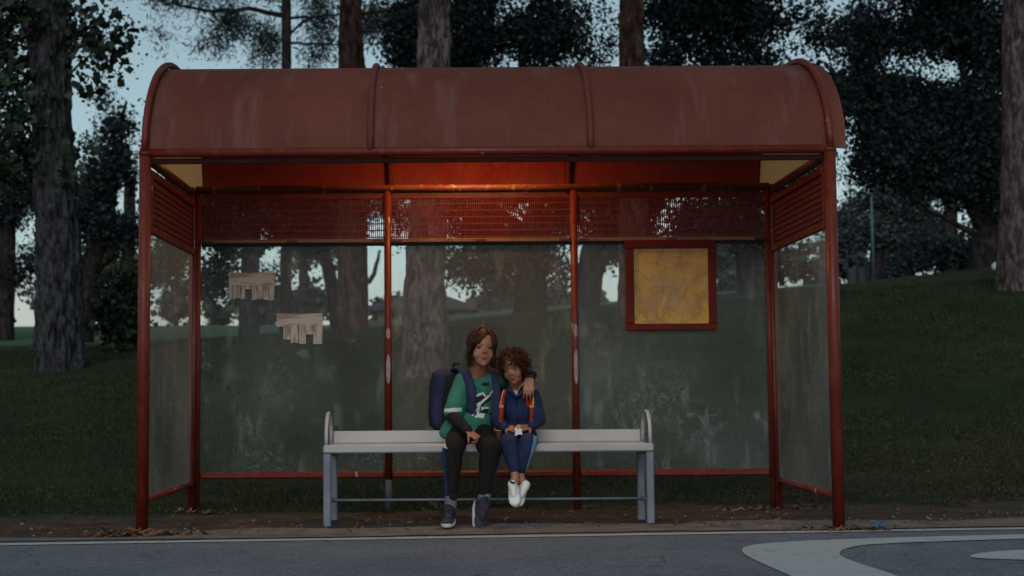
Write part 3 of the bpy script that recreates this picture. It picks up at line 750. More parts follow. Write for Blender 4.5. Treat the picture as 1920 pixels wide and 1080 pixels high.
# thin pine with hanging needles at the top left
Y = 42
hang = [B(340, 10, Y, 60, 30), B(400, 30, Y, 60, 30), B(460, 25, Y, 60, 32), B(500, 60, Y, 35, 22), B(400, 75, Y, 40, 16), B(310, -10, Y, 30, 25), B(590, 20, Y, 40, 30), B(620, 60, Y, 30, 26), B(590, 95, Y, 20, 14),
        B(300, 45, Y, 12, 20), B(450, -60, Y, 200, 50), B(560, -80, Y, 200, 50), B(500, 95, Y, 30, 10), B(350, 60, Y, 30, 14), B(700, 30, Y, 40, 36), B(690, 90, Y, 26, 18)]
tree('pine_tree', 'slender pine with drooping needle boughs above the left end of the roof', 'tree', gz(536, Y),
     [P(536, 540, Y), P(536, 400, Y), P(537, 120, Y), P(537, 0, Y), P(538, -150, Y)], [.16, .15, .14, .13, .12, .07], M['bark_dark'], M['leaf_pine'], hang, 75000, .15,
     limbs=[((P(537, 35, Y), P(480, 15, Y), P(380, 22, Y), P(310, 5, Y)), .09), ((P(538, 35, Y), P(590, 32, Y), P(640, 25, Y), P(720, 42, Y)), .05), ((P(538, 70, Y), P(570, 35, Y), P(640, 28, Y)), .05),
            ((P(538, 80, Y), P(600, 84, Y), P(680, 86, Y)), .05)], n=24, seed=21, slim=.2, droop=.24, spread=.20, twig=30, hole=-.12)
# holm oaks
def oak(label, px, Y, lean, blobs, nl, r=.3, seed=1, m='leaf_oak', limbs=(), lsize=.17, name='oak_tree', top=330, spread=.26, bark='bark_dark', twig=20, hole=-.10):
    b_ = gz(px, Y)
    path = [P(px + lean * .2, 540, Y), P(px + lean * .55, 450, Y), P(px + lean, top, Y)]
    return tree(name, label, 'tree', b_, path, [r, r * .9, r * .75, r * .4], M[bark], M[m], blobs, int(nl * 3.0), lsize * .46, limbs=limbs, n=28, rough=.03, seed=seed, spread=spread * .72, twig=int(twig * 1.7), slim=.8, hole=hole)
Y = 36
oak('dark leaning oak just behind the large left trunk, foliage down to the bush', 150, Y, 60,
    [B(215, 335, Y, 60, 48), B(180, 400, Y, 55, 55), B(235, 415, Y, 45, 45), B(150, 470, Y, 40, 40), B(225, 240, Y, 34, 26), B(195, 185, Y, 16, 9), B(240, 285, Y, 30, 26), B(255, 215, Y, 16, 20), B(190, 285, Y, 34, 24),
     B(340, 250, Y, 60, 80), B(330, 380, Y, 70, 60)], 24000, .28, 31,
    limbs=[((P(158, 540, Y), P(190, 490, Y), P(258, 428, Y), P(330, 380, Y)), .16), ((P(160, 500, Y), P(200, 400, Y), P(225, 260, Y), P(240, 190, Y)), .12)])
Y = 40
oak('dark oak filling the left edge of the picture under the leafy twigs', 8, Y, 10,
    [B(10, 380, Y, 55, 50), B(40, 430, Y, 40, 50), B(15, 490, Y, 50, 40), B(45, 520, Y, 30, 25), B(20, 300, Y, 50, 45), B(60, 360, Y, 30, 40), B(-60, 300, Y, 70, 120), B(-80, 480, Y, 70, 60)], 17000, .25, 33)
Y = 34
oak('dark oak with a squat trunk seen behind the upper paper notice', 466, Y, 10,
    [B(410, 440, Y, 60, 45), B(400, 510, Y, 35, 45), B(500, 420, Y, 80, 50), B(540, 490, Y, 35, 35), B(600, 420, Y, 80, 40), B(440, 370, Y, 80, 40), B(560, 360, Y, 90, 40), B(400, 400, Y, 70, 60)], 20000, .22, 35,
    limbs=[((P(470, 480, Y), P(540, 430, Y), P(620, 390, Y)), .14)], bark='bark_blue')
Y = 46
oak('thin straight grey trunk just right of the upper notice, behind the left pane', 569, Y, 0,
    [B(575, 420, Y, 50, 30), B(540, 380, Y, 60, 30)], 3000, .15, 36, bark='bark')
Y = 44
oak('slim far tree with a crooked limb between the two notices and the pine trunk', 634, Y, -56,
    [B(590, 450, Y, 70, 46), B(735, 405, Y, 46, 34), B(700, 395, Y, 40, 30), B(510, 530, Y, 26, 26), B(690, 470, Y, 30, 30), B(700, 430, Y, 50, 40), B(560, 470, Y, 40, 26), B(640, 400, Y, 60, 40)], 9000, .2, 37,
    limbs=[((P(640, 560, Y), P(700, 520, Y), P(712, 470, Y)), .12)])
Y = 33
oak('big dark oak behind the middle of the roof, between two pine trunks', 992, Y, 14,
    [B(780, 60, Y, 60, 70), B(900, 40, Y, 80, 70), B(1010, 60, Y, 80, 70), B(1110, 70, Y, 60, 60), B(950, -60, Y, 180, 60), B(740, 100, Y, 26, 34), B(860, 110, Y, 70, 50), B(760, 200, Y, 90, 60), B(900, 220, Y, 100, 70), B(1040, 230, Y, 100, 70),
     B(880, 400, Y, 60, 60), B(950, 460, Y, 60, 40), B(1040, 450, Y, 60, 50), B(920, 340, Y, 120, 50), B(1060, 350, Y, 80, 60), B(1050, 510, Y, 26, 22), B(875, 495, Y, 46, 34), B(930, 520, Y, 34, 26), B(1000, 500, Y, 40, 30)], 52000, .36, 41,
    limbs=[((P(1000, 470, Y), P(1040, 420, Y), P(1100, 300, Y)), .18), ((P(1000, 470, Y), P(940, 400, Y), P(860, 250, Y)), .18), ((P(1000, 440, Y), P(1000, 250, Y), P(980, 60, Y)), .22)], top=400, hole=-.26)
Y = 31
oak('dark curved oak forking low just left of the framed map', 1098, Y, 30,
    [B(1150, 440, Y, 60, 40), B(1230, 420, Y, 60, 50), B(1300, 450, Y, 60, 50), B(1180, 350, Y, 100, 50), B(1120, 470, Y, 16, 14)], 15000, .27, 43,
    limbs=[((P(1098, 560, Y), P(1105, 520, Y), P(1140, 485, Y), P(1200, 470, Y)), .17), ((P(1096, 560, Y), P(1078, 510, Y), P(1070, 440, Y)), .12)], top=440)
Y = 30
oak('tall oak with many sky gaps over the right half of the roof', 1420, Y, -30,
    [B(1290, 40, Y, 46, 50), B(1360, 30, Y, 50, 46), B(1250, 105, Y, 40, 22), B(1340, 110, Y, 40, 22), B(1430, 50, Y, 46, 46), B(1420, 112, Y, 40, 20), B(1500, 50, Y, 44, 40), B(1560, 95, Y, 34, 34), B(1540, 170, Y, 50, 36), B(1480, 200, Y, 90, 70),
     B(1330, 230, Y, 120, 80), B(1380, -60, Y, 160, 60), B(1240, 20, Y, 30, 34), B(1450, 330, Y, 110, 50), B(1330, 420, Y, 70, 50), B(1420, 430, Y, 70, 50)], 36000, .33, 45,
    limbs=[((P(1405, 400, Y), P(1380, 250, Y), P(1330, 80, Y)), .2), ((P(1405, 380, Y), P(1480, 250, Y), P(1540, 120, Y)), .18)], top=380, hole=-.24)
Y = 32
oak('very dark dense oak with leaning trunk at the right, before the court wall', 1826, Y, 46,
    [B(1640, 150, Y, 60, 50), B(1700, 60, Y, 60, 50), B(1790, 50, Y, 70, 60), B(1860, 90, Y, 60, 70), B(1620, 60, Y, 40, 46), B(1700, 190, Y, 46, 34), B(1800, 190, Y, 80, 70), B(1660, 270, Y, 60, 56), B(1750, 280, Y, 90, 60), B(1850, 280, Y, 80, 70),
     B(1620, 320, Y, 20, 24), B(1880, 380, Y, 30, 60), B(1800, 345, Y, 70, 26), B(1780, -60, Y, 200, 60), B(1960, 200, Y, 60, 160), B(1650, 230, Y, 40, 40), B(1590, 190, Y, 22, 26), B(1720, 330, Y, 60, 30), B(1860, 350, Y, 60, 50)], 64000, .34, 47,
    limbs=[((P(1850, 420, Y), P(1780, 330, Y), P(1680, 260, Y)), .2), ((P(1860, 420, Y), P(1860, 280, Y), P(1790, 100, Y)), .22), ((P(1850, 450, Y), P(1790, 420, Y), P(1720, 380, Y)), .1)], top=390, hole=-.30)
Y = 58
oak('pale grey-green tree beyond the lawn right of the shelter', 1640, Y, 10,
    [B(1630, 370, Y, 50, 34), B(1700, 390, Y, 50, 40), B(1620, 430, Y, 44, 34), B(1690, 450, Y, 50, 30), B(1580, 440, Y, 30, 50), B(1740, 440, Y, 40, 40)], 16000, .3, 51, m='leaf_grey', lsize=.24, name='pale_tree')
Y = 55
oak('olive-green tree low beyond the lawn under the dark leaning oak', 1775, Y, 10,
    [B(1760, 460, Y, 50, 36), B(1830, 450, Y, 40, 40), B(1800, 490, Y, 60, 18), B(1880, 440, Y, 40, 60), B(1710, 490, Y, 40, 16)], 11000, .3, 53, m='leaf_oak', lsize=.24, name='olive_tree')
Y = 52
oak('olive-green tree behind the dark bush left of the shelter', 240, Y, 4,
    [B(225, 470, Y, 50, 40), B(260, 500, Y, 40, 30), B(190, 510, Y, 26, 24), B(300, 480, Y, 50, 50), B(70, 560, Y, 30, 16)], 11000, .25, 55, m='leaf_olive', lsize=.22, name='olive_tree')
# far row beyond the lawn
far = [(-40, 585, 60, 16), (100, 575, 20, 14), (330, 560, 40, 26), (420, 580, 40, 22), (500, 575, 34, 24), (575, 570, 34, 30), (640, 545, 26, 40), (735, 590, 26, 16), (905, 575, 26, 20), (960, 560, 40, 34), (1045, 570, 24, 24), (1110, 575, 34, 14), (1240, 530, 60, 34), (1350, 520, 60, 40), (1450, 510, 60, 50), (1540, 500, 50, 50), (1600, 490, 44, 34), (1690, 495, 60, 26), (1775, 495, 50, 24), (1980, 470, 60, 50)]
flab = ['far hedge clump at the left picture edge below the oak', 'small far shrub right of the strip of sky beside the large left trunk', 'far tree seen through the left side pane',
        'far tree behind the squat oak trunk under the upper notice', 'far shrub between the two notices', 'far rounded shrub just above the lower notice', 'far tall shrub left of the straight pine trunk',
        'far low shrub right of the straight pine trunk', 'far shrub right of the small pavilion', 'far shrub left of the big oak trunk behind the kids', 'far shrub right of the big oak trunk near the middle right post', 'far low shrub left of the framed map under the curved oak',
        'far tree hidden behind the framed map', 'far tree right of the framed map, low over the mound', 'far tree behind the right side pane', 'far tree just right of the shelter beyond the wall', 'far shrub mass just behind the grey court wall', 'far low hedge behind the double-headed lamp post', 'far low hedge behind the orange bag under the dark oak', 'far tree beyond the right edge trunk']
for i, ((px, py, rx, rz), lb) in enumerate(zip(far, flab)):
    Y = 66 + (i * 7) % 11
    g0 = gz(px, Y); c = B(px, py, Y, rx, rz); base = Vector((c[0][0], Y, hz(c[0][0], Y)))
    t = empty('far_tree', base, lb, 'tree', 'far trees beyond the lawn')
    mb = MB().tube([base - Vector((0, 0, .2)), Vector(c[0])], [.16, .09], 8); mb.build('trunk', M['bark_dark'], t)
    V, Q = leaves_np([c, (c[0], (c[1][0] * .7, c[1][1], c[1][2] * 1.2))], 2600, .26, 0, 12, .25, 1, 60 + i)
    addnp('crown', V, Q, M['leaf_grey' if i % 3 else 'leaf_olive'], t)
# bush left of the shelter
Y = 24.5
t = empty('bush', gz(222, Y), 'dark rounded bush with thin bare stems left of the front post', 'bush')
V, Q = leaves_np([B(222, 560, Y, 34, 44), B(240, 540, Y, 30, 34), B(205, 590, Y, 18, 26), B(250, 585, Y, 22, 34), B(230, 620, Y, 30, 14)], 9000, .085, 0, 16, .12, .8, 77)
addnp('foliage', V, Q, M['leaf_bush'], t)
for k in range(7):
    a = Vector(gz(215 + k * 6, Y)); MB().tube([a - Vector((0, 0, .05)), a + Vector((R.uniform(-.15, .15), R.uniform(-.1, .1), .5)), a + Vector((R.uniform(-.3, .3), 0, .95))], [.012, .01, .005], 6).build('stem', M['bark_dark'], t)

# ---------------------------------------------------------------- far things
Y = 62
hut = empty('pavilion', (P(800, 600, Y).x, Y, hz(P(800, 600, Y).x, Y)), 'small far pavilion with a dark low roof behind the broad pine trunk', 'pavilion')
xa, xb = P(690, 590, Y).x, P(895, 590, Y).x; zb, zr = P(800, 577, Y).z, P(845, 545, Y).z
M['wall_tan'] = simple('tan_wall', (.26, .21, .17), (.2, .16, .13), 2, .9, .1)
MB().box(((xa + xb) / 2, Y + 2, (zb + hut.location.z) / 2 - .3), (xb - xa - .8, 4, zb - hut.location.z + .6)).build('wall', M['wall_tan'], hut)
mb = MB(); mb.add([(xa, Y - .6, zb), (xb, Y - .6, zb), (xb, Y + 4.6, zb), (xa, Y + 4.6, zb), (xa + 1.6, Y + 2, zr), (xb - 1.6, Y + 2, zr),
                   (xa, Y - .6, zb - .12), (xb, Y - .6, zb - .12), (xb, Y + 4.6, zb - .12), (xa, Y + 4.6, zb - .12)],
                  [(0, 1, 5, 4), (1, 2, 5), (2, 3, 4, 5), (3, 0, 4), (0, 6, 7, 1), (1, 7, 8, 2), (2, 8, 9, 3), (3, 9, 6, 0), (6, 9, 8, 7)], False)
mb.build('roof', simple('dark_tiles', (.05, .05, .06), None, 4, .8), hut)
for k in range(3): MB().box((xa + 1.1 + k * 1.2, Y - .02, zb - .45), (.55, .06, .5)).build('window', M['dark'], hut)
def pole(label, px, Y, ytop, r, head=None, m=None):
    b_ = gz(px, Y); t = empty('lamp_post' if head else 'pole', b_, label, 'lamp post' if head else 'pole')
    ztop = P(px, ytop, Y).z
    MB().tube([(b_[0], Y, b_[2] - .1), (b_[0], Y, ztop)], [r, r * .7], 10).build('shaft', m or M['pole'], t)
    MB().tube([(b_[0], Y, b_[2] - .1), (b_[0], Y, b_[2] + .12)], r * 2.2, 10).build('foot', m or M['pole'], t)
    if head:
        k = Y / F
        MB().box((b_[0], Y, ztop), (head * k, .10, .08), rot=Matrix.Rotation(-.12, 3, 'Y')).build('crossbar', M['lampgrey'], t)
        for s_ in (-1, 1): MB().box((b_[0] + s_ * head * k * .38, Y - .05, ztop + s_ * .10), (.45, .22, .12), bev=.03).build('lamp_head', M['lampgrey'], t)
    else: MB().ball((b_[0], Y, ztop), r, 8).build('cap', m or M['pole'], t)
    return t
M['pole'] = simple('green_blue_pole', (.10, .18, .21), (.08, .14, .17), 5, .6)
M['lampgrey'] = simple('grey_lamp_metal', (.26, .30, .33), None, 5, .5)
pole('tall thin green pole standing on the lawn edge right of the shelter', 1640, 42, 360, .045)
pole('grey double-headed lamp post far right of the shelter by the wall', 1673, 60, 424, .05, head=34, m=M['lampgrey'])
Y = 61
w0 = P(1588, 515, Y).x; w1 = P(1659, 515, Y).x
fz = hz((w0 + w1) / 2, Y)
t = empty('court_wall', ((w0 + w1) / 2, Y, fz), 'grey panelled court wall with thin posts far right of the shelter', 'wall')
M['conc'] = simple('grey_concrete', (.34, .33, .36), (.24, .23, .26), 1.5, .9)
for k in range(4):
    a = w0 + (w1 - w0) * k / 4; b_ = w0 + (w1 - w0) * (k + 1) / 4
    MB().box(((a + b_) / 2, Y, fz + .22), (b_ - a - .05, .15, .95)).build('panel', M['conc'], t)
for k in range(5): MB().cyl((w0 + (w1 - w0) * k / 4, Y - .1, fz - .2), (w0 + (w1 - w0) * k / 4, Y - .1, fz + 2.2), .03, 8).build('post', M['pole'], t)
def bag(label, px, py, Y, s_, m, name='bag'):
    p = P(px, py, Y); p.z = hz(p.x, Y) + s_ * .45; t = empty(name, (p.x, p.y, p.z - s_ * .45), label, 'bag')
    mb = MB().ball(p, (s_ * .5, s_ * .4, s_ * .55), 12).ball(p + Vector((s_ * .12, 0, -s_ * .15)), (s_ * .5, s_ * .42, s_ * .35), 12)
    bake(mb, s_ * .07, 3, 'sack', m, t)
    MB().tube([p + Vector((-.02, 0, s_ * .45)), p + Vector((0, 0, s_ * .62)), p + Vector((.05, 0, s_ * .72))], [s_ * .08, s_ * .05, s_ * .09], 8).build('tied_neck', m, t)
M['white_cloth'] = simple('white_cloth', (.62, .66, .68), (.5, .53, .55), 8, .8)
bag('small white bag lying on the far lawn right of the lamp post', 1744, 500, 50, .30, M['white_cloth'])
bag('small pale bag leaning left of the right edge trunk', 1866, 500, 28, .15, M['white_cloth'])
bag('small orange bag on the far lawn left of the leaning oak trunk', 1786, 503, 50, .22, simple('orange_cloth', (.28, .08, .03), None, 8, .8))

# ---------------------------------------------------------------- grass, litter
def blades(n, fn, name, m, seed, hmin, hmax, wid, lay=.35):
    rs = np.random.RandomState(seed); Vs = []; k = 0
    while k < n:
        q = fn(rs)
        if q is None: continue
        x, y, sc_ = q; z = hz(x, y); h = rs.uniform(hmin, hmax) * sc_; a = rs.uniform(0, 2 * PI); w_ = wid * sc_
        lx_, ly_ = rs.normal(0, lay) * h, rs.normal(0, lay) * h
        Vs.append((x - math.cos(a) * w_, y - math.sin(a) * w_, z - .004)); Vs.append((x + math.cos(a) * w_, y + math.sin(a) * w_, z - .004)); Vs.append((x + lx_, y + ly_, z + h)); k += 1
    me = npmesh(name, Vs, np.arange(len(Vs)).reshape(-1, 3), 3)
    return finish(name, me, m)
def gfn(rs):
    u = rs.uniform(0, 1); y = 9.4 + 17 * u ** 1.7; hw = y * .40
    x = rs.uniform(-hw + .3, hw + .4); ge = grass_edge(x)
    d = y - ge + .5 * noise.noise(Vector((x * 2.3, y * 2.3, 4)))
    if d < -.25 or (d < .35 and rs.uniform() > (d + .25) / .7): return None
    if noise.noise(Vector((x * 1.1, y * 1.1, 20))) < -.25 and rs.uniform() < .7: return None
    return x, y, 1 + (y - 9.5) * .09
mg = leaf_mat('grass_blades', (.028, .038, .010), (.011, .020, .006), .6)
tag(blades(120000, gfn, 'grass', mg, 5, .008, .028, .0040), 'short patchy grass covering the slope behind the shelter', 'grass', kind='stuff')
mdry = leaf_mat('dry_grass_blades', (.065, .05, .025), (.035, .028, .014), 1.2)
def gfn2(rs):
    q = gfn(rs)
    if q is None or noise.noise(Vector((q[0] * .6, q[1] * .6, 40))) + .10 * max(q[0], -1) * (1 - ss(11, 15, q[1])) < .10: return None
    return q
tag(blades(34000, gfn2, 'dry_grass', mdry, 6, .008, .026, .0045, .8), 'dry brown blades among the grass behind the shelter', 'dry grass', kind='stuff')
# leaf litter, needles and stones on the dirt
def litter(name, label, n, m, s0, s1, seed, centers=None, slope=False):
    rs = np.random.RandomState(seed); V = []; Fc = []
    for k in range(n):
        if slope: y = 9.8 + 11 * rs.uniform() ** 1.6; x = rs.uniform(-.42 * y, .46 * y)
        elif centers:
            cx_, cy_, rx_, ry_ = centers[rs.randint(len(centers))]; x = rs.normal(cx_, rx_); y = rs.normal(cy_, ry_)
        else:
            x = rs.uniform(-3.4, 4.0); y = yr(x) + .25 + abs(rs.normal(0, .75))
            if noise.noise(Vector((x * 2, y * 2, 60))) < -.1 and rs.uniform() < .75: continue
        z = hz(x, y) + .006; a = rs.uniform(0, 2 * PI); s_ = rs.uniform(s0, s1); w_ = s_ * rs.uniform(.15, .5)
        ca_, sa = math.cos(a), math.sin(a); b_ = len(V); t_ = rs.uniform(0, .5) * s_
        V += [(x - ca_ * s_ / 2, y - sa * s_ / 2, z), (x - sa * w_ / 2, y + ca_ * w_ / 2, z + t_ * .5 + .002), (x + ca_ * s_ / 2, y + sa * s_ / 2, z + t_), (x + sa * w_ / 2, y - ca_ * w_ / 2, z + .003)]
        Fc.append((b_, b_ + 1, b_ + 2, b_ + 3))
    return tag(finish(name, npmesh(name, V, Fc), m), label, name.replace('_', ' '), kind='stuff')
M['litter'] = simple('dead_leaves', (.17, .10, .055), (.08, .045, .03), 9, .9)
M['litter2'] = simple('pale_straw', (.18, .14, .10), (.12, .09, .06), 9, .9)
litter('leaf_litter', 'brown dead leaves scattered over the dirt under the bench', 1500, M['litter'], .012, .04, 8)
litter('fallen_leaves', 'brown fallen leaves strewn over the grass slope', 600, M['litter'], .02, .055, 18, None, True)
litter('straw', 'pale straw bits scattered over the dirt verge', 350, M['litter2'], .010, .035, 9)
litter('dry_leaf_heap', 'heap of dry grass and leaves around the left front post foot', 700, M['litter'], .02, .085, 10, [(XL - .02, FY - .09, .10, .06), (XL + .1, FY - .10, .12, .04), (XL - .1, FY - .14, .06, .05)])
litter('brown_leaf_heap', 'low heap of brown leaves around the right front post foot', 420, M['litter'], .02, .07, 12, [(XR - .02, FY - .07, .13, .04), (XR + .15, FY - .04, .10, .04), (XL + .06, BY - .1, .15, .06), (XR - .1, BY - .12, .18, .07)])
rs = np.random.RandomState(3); mb = MB()
for k in range(200):
    x = rs.uniform(-3.4, 4.0); y = yr(x) + .12 + abs(rs.normal(0, .5)); s_ = rs.uniform(.004, .014)
    mb.ball((x, y, hz(x, y) + s_ * .2), (s_, s_ * rs.uniform(.6, 1), s_ * .6), 6)
tag(mb.build('pebbles', simple('pale_stones', (.19, .17, .155), (.10, .09, .08), 30, .9)), 'small pale pebbles scattered along the dirt verge', 'pebbles', kind='stuff')
# weed under the bench, left of the older boy's shoe
p = G(838, 968); mbw = MB(); wd = empty('weed', (p.x, p.y, hz(p.x, p.y)), 'small green leafy weed beside the older boy\'s left-hand shoe in the picture', 'weed')
for k in range(16):
    a = R.uniform(PI * .1, PI * 1.1); l = R.uniform(.05, .15); q = p + Vector((math.cos(a) * l, R.uniform(-.05, .05), R.uniform(.02, .09)))
    MB().tube([p + Vector((0, 0, -.01)), (p + q) / 2 + Vector((0, 0, .04)), q], [.002, .002, .001], 5).build('stalk', M['leaf_olive'], wd)
    d = (q - p).normalized(); sd_ = Vector((0, 1, 0)).cross(d) * .011; l2 = .035
    mb = MB(); mb.add([q, q + d * l2 * .5 + sd_, q + d * l2, q + d * l2 * .5 - sd_], [(0, 1, 2, 3)]); mb.build('leaf', M['leaf_olive'], wd)
# blue litter by the kerb
p = G(1657, 992); mb = MB()
for k in range(7): mb.ball(p + Vector((R.uniform(-.06, .06), R.uniform(-.02, .02), .010 + R.uniform(0, .01))), (R.uniform(.015, .035), .014, R.uniform(.006, .014)), 8, Matrix.Rotation(R.uniform(-.6, .6), 3, 'Y'))
tag(mb.build('crumpled_wrapper', simple('blue_plastic', (.03, .14, .26), (.02, .08, .16), 30, .35)), 'crumpled blue plastic wrapper on the road edge right of the shelter', 'litter')

# ---------------------------------------------------------------- the two kids
from mathutils.bvhtree import BVHTree
def pixn(co):
    v = co - np.array(CAM, dtype=np.float32); zc = v @ np.array(fw)
    return PX0 + F * (v @ np.array(rt)) / zc, 540 - F * (v @ np.array(up)) / zc
def inpoly(x, y, poly):
    r = np.zeros(len(x), bool); n = len(poly)
    for i in range(n):
        x1, y1 = poly[i]; x2, y2 = poly[(i + 1) % n]
        c = ((y1 > y) != (y2 > y)) & (x < (x2 - x1) * (y - y1) / ((y2 - y1) or 1e-9) + x1); r ^= c
    return r
def cloth(name, c1, c2, sc=14, rough=.85, b=.5):
    return simple(name, c1, c2, sc, rough, b, 26, bdist=.006, spec=.2)
def wrinkle(amp, fr=9, zsq=1.0):
    def f(co):
        d = np.array([noise.noise_vector(Vector((p[0] * fr, p[1] * fr, p[2] * fr * zsq))) * amp + noise.noise_vector(Vector((p[0] * fr * 3, p[1] * fr * 3, p[2] * fr * 2.2))) * amp * .35 for p in co.tolist()], dtype=np.float32)
        return co + d
    return f
def frame(f, u):
    f = Vector(f).normalized(); u = Vector(u); u = (u - f * u.dot(f)).normalized(); r = f.cross(u); return r, f, u   # r: to the person's right
class Head:
    def __init__(s, C, f, u, h): s.C = Vector(C); s.r, s.f, s.u = frame(f, u); s.h = h; s.rot = Matrix((s.r, s.f, s.u)).transposed()
    def p(s, x, y, z): return s.C + (s.r * x + s.f * y + s.u * z) * s.h
    def ell(s, mb, c, r, n=16): mb.ball(s.p(*c), Vector(r) * s.h, n, s.rot)
    def blobs(s, mb):
        s.ell(mb, (0, -.05, .12), (.325, .40, .37), 24); s.ell(mb, (0, .12, -.10), (.265, .25, .33), 20); s.ell(mb, (0, .15, -.30), (.215, .19, .17), 16)
        for q in (-1, 1):
            s.ell(mb, (q * .145, .19, -.17), (.125, .13, .15)); s.ell(mb, (q * .034, .375, -.105), (.028, .032, .025), 10)
            s.ell(mb, (q * .335, -.02, -.03), (.035, .085, .12)); s.ell(mb, (q * .12, .30, .075), (.10, .06, .04))
        h = s.h
        mb.caps(s.p(0, .34, .01), .022 * h, s.p(0, .41, -.09), .038 * h, 10)
        mb.caps(s.p(-.045, .34, -.235), .017 * h, s.p(.045, .34, -.235), .017 * h, 8); mb.caps(s.p(-.035, .338, -.27), .018 * h, s.p(.035, .338, -.27), .018 * h, 8)
        s.ell(mb, (0, .265, -.40), (.10, .075, .08), 12)
    def sockets(s, co):
        for q in (-1, 1):
            e = np.array(s.p(q * .128, .33, .005), dtype=np.float32); d = np.linalg.norm(co - e, axis=1) / (.085 * s.h)
            co = co - np.array(s.f, dtype=np.float32)[None] * (.035 * s.h * np.exp(-d * d * 1.4))[:, None]
        return co
    def face(s, body, closed, brow, lipm):
        for q in (-1, 1):
            c = s.p(q * .128, .262, .0)
            e = MB().ball(c, Vector((.056, .05, .046)) * s.h, 12, s.rot).build('eyelid' if closed else 'eye', M['skin_lid'] if closed else M['eye_white'], body)
            if not closed:
                MB().ball(s.p(q * .128, .302, -.002), Vector((.024, .014, .026)) * s.h, 10, s.rot).build('iris', M['eye_dark'], e)
                MB().tube([s.p(q * .07, .30, .018), s.p(q * .128, .318, .042), s.p(q * .188, .285, .018)], .011 * s.h, 6).build('eyelid', M['skin_lid'], e)
            else: MB().tube([s.p(q * .07, .30, -.022), s.p(q * .128, .312, -.040), s.p(q * .185, .288, -.02)], .010 * s.h, 6).build('eyelash', M['eye_dark'], e)
            MB().tube([s.p(q * .06, .345, .082), s.p(q * .13, .362, .112), s.p(q * .21, .30, .085)], [.008 * s.h, .011 * s.h, .005 * s.h], 6, flat=.5).build('eyebrow', brow, body)
        mb = MB(); mb.tube([s.p(-.075, .334, -.274), s.p(-.03, .360, -.246), s.p(0, .362, -.248), s.p(.03, .360, -.246), s.p(.075, .334, -.274)], [.006 * s.h, .016 * s.h, .014 * s.h, .016 * s.h, .006 * s.h], 8)
        mb.tube([s.p(-.055, .335, -.286), s.p(0, .362, -.276), s.p(.055, .335, -.286)], [.006 * s.h, .02 * s.h, .006 * s.h], 8); mb.build('lips', lipm, body)
def hand(mb, w, d, n, s_, L, curl=(.35, .5, .4), spread=.05, tcurl=.4):
    """palm, four unequal bent fingers and a thumb; d along the hand, n towards the palm side, s_ = thumb side sign"""
    w = Vector(w); d = Vector(d).normalized(); n = Vector(n); n = (n - d * n.dot(d)).normalized(); t = d.cross(n) * s_
    for k, o in enumerate((.15, .05, -.05, -.15)):
        mb.caps(w + t * o * L * .75, .105 * L, w + d * .46 * L + t * o * L * 1.12, .085 * L, 8, .8, n)
        fl = (.38, .43, .40, .31)[k] * L; q = w + d * (.49 if k in (1, 2) else .46) * L + t * o * L * 1.18; dd = (d + t * spread * (1.5 - k)).normalized(); r = (.052, .052, .050, .044)[k] * L
        ax = dd.cross(n)
        for j, fr in enumerate((.45, .31, .24)):
            dd = Matrix.Rotation(curl[j] * (1 + .08 * k), 3, ax) @ dd; q2 = q + dd * fl * fr
            mb.caps(q, r, q2, r * .88, 8); q = q2; r *= .88
    q = w + d * .10 * L + t * .16 * L + n * .03 * L; dd = (d * .62 + t * .70 + n * .25).normalized(); ax = dd.cross(n - t * .8)
    for fr, r in ((.22, .068), (.17, .058), (.13, .05)):
        q2 = q + dd * fr * L; mb.caps(q, r * L, q2, r * .9 * L, 8); q = q2; dd = Matrix.Rotation(tcurl, 3, ax) @ dd
def shoe(parent, A, d, u, L, upper, solem, lace, name='shoe', W=.17):
    A = Vector(A); d = Vector(d).normalized(); u = Vector(u); u = (u - d * u.dot(d)).normalized(); s_ = d.cross(u); rot = Matrix((d, s_, u)).transposed()
    mb = MB(); q = lambda x, y, z: A + d * x * L + s_ * y * L + u * z * L
    for c, r in (((-.12, 0, -.12), (.19, W * .82, .17)), ((.12, 0, -.16), (.36, W * .92, .13)), ((.42, 0, -.20), (.28, W * 1.02, .10)), ((.55, 0, -.215), (.17, W * .95, .085)), ((.05, 0, .0), (.17, W * .78, .14)), ((-.03, 0, .06), (.15, W * .74, .14))):
        mb.ball(q(*c), Vector(r) * L, 16, rot)
    mb.caps(q(.02, 0, .06), .15 * L, q(.36, 0, -.10), .10 * L, 12)
    o = bake(mb, .0045, 4, name, upper, parent)
    out = []
    for k in range(28):
        a = 2 * PI * k / 28; cx_, sx_ = math.cos(a), math.sin(a); wv = W * (1.08 + .12 * cx_ - .10 * math.exp(-((cx_ - .0) / .35) ** 2))
        out.append((.21 + .53 * cx_, wv * sx_))
    V = [q(x, y, z) for z in (-.315, -.235) for x, y in out]; V += [q(.21 + (x - .21) * .96, y * .94, -.335) for x, y in out]; k = 28
    Fc = [(i, (i + 1) % k, k + (i + 1) % k, k + i) for i in range(k)] + [(2 * k + i, 2 * k + (i + 1) % k, (i + 1) % k, i) for i in range(k)] + [tuple(range(k, 2 * k)), tuple(range(2 * k, 3 * k))[::-1]]
    mb = MB(); mb.add(V, Fc); mb.build('sole', solem, o)
    for j in range(4):
        x = .10 + j * .075; z = .040 - j * .040
        mb = MB().tube([q(x, -W * .55, z - .03), q(x + .02, 0, z + .032), q(x, W * .55, z - .03)], .014 * L, 6); mb.build('lace', lace, o)
    return o
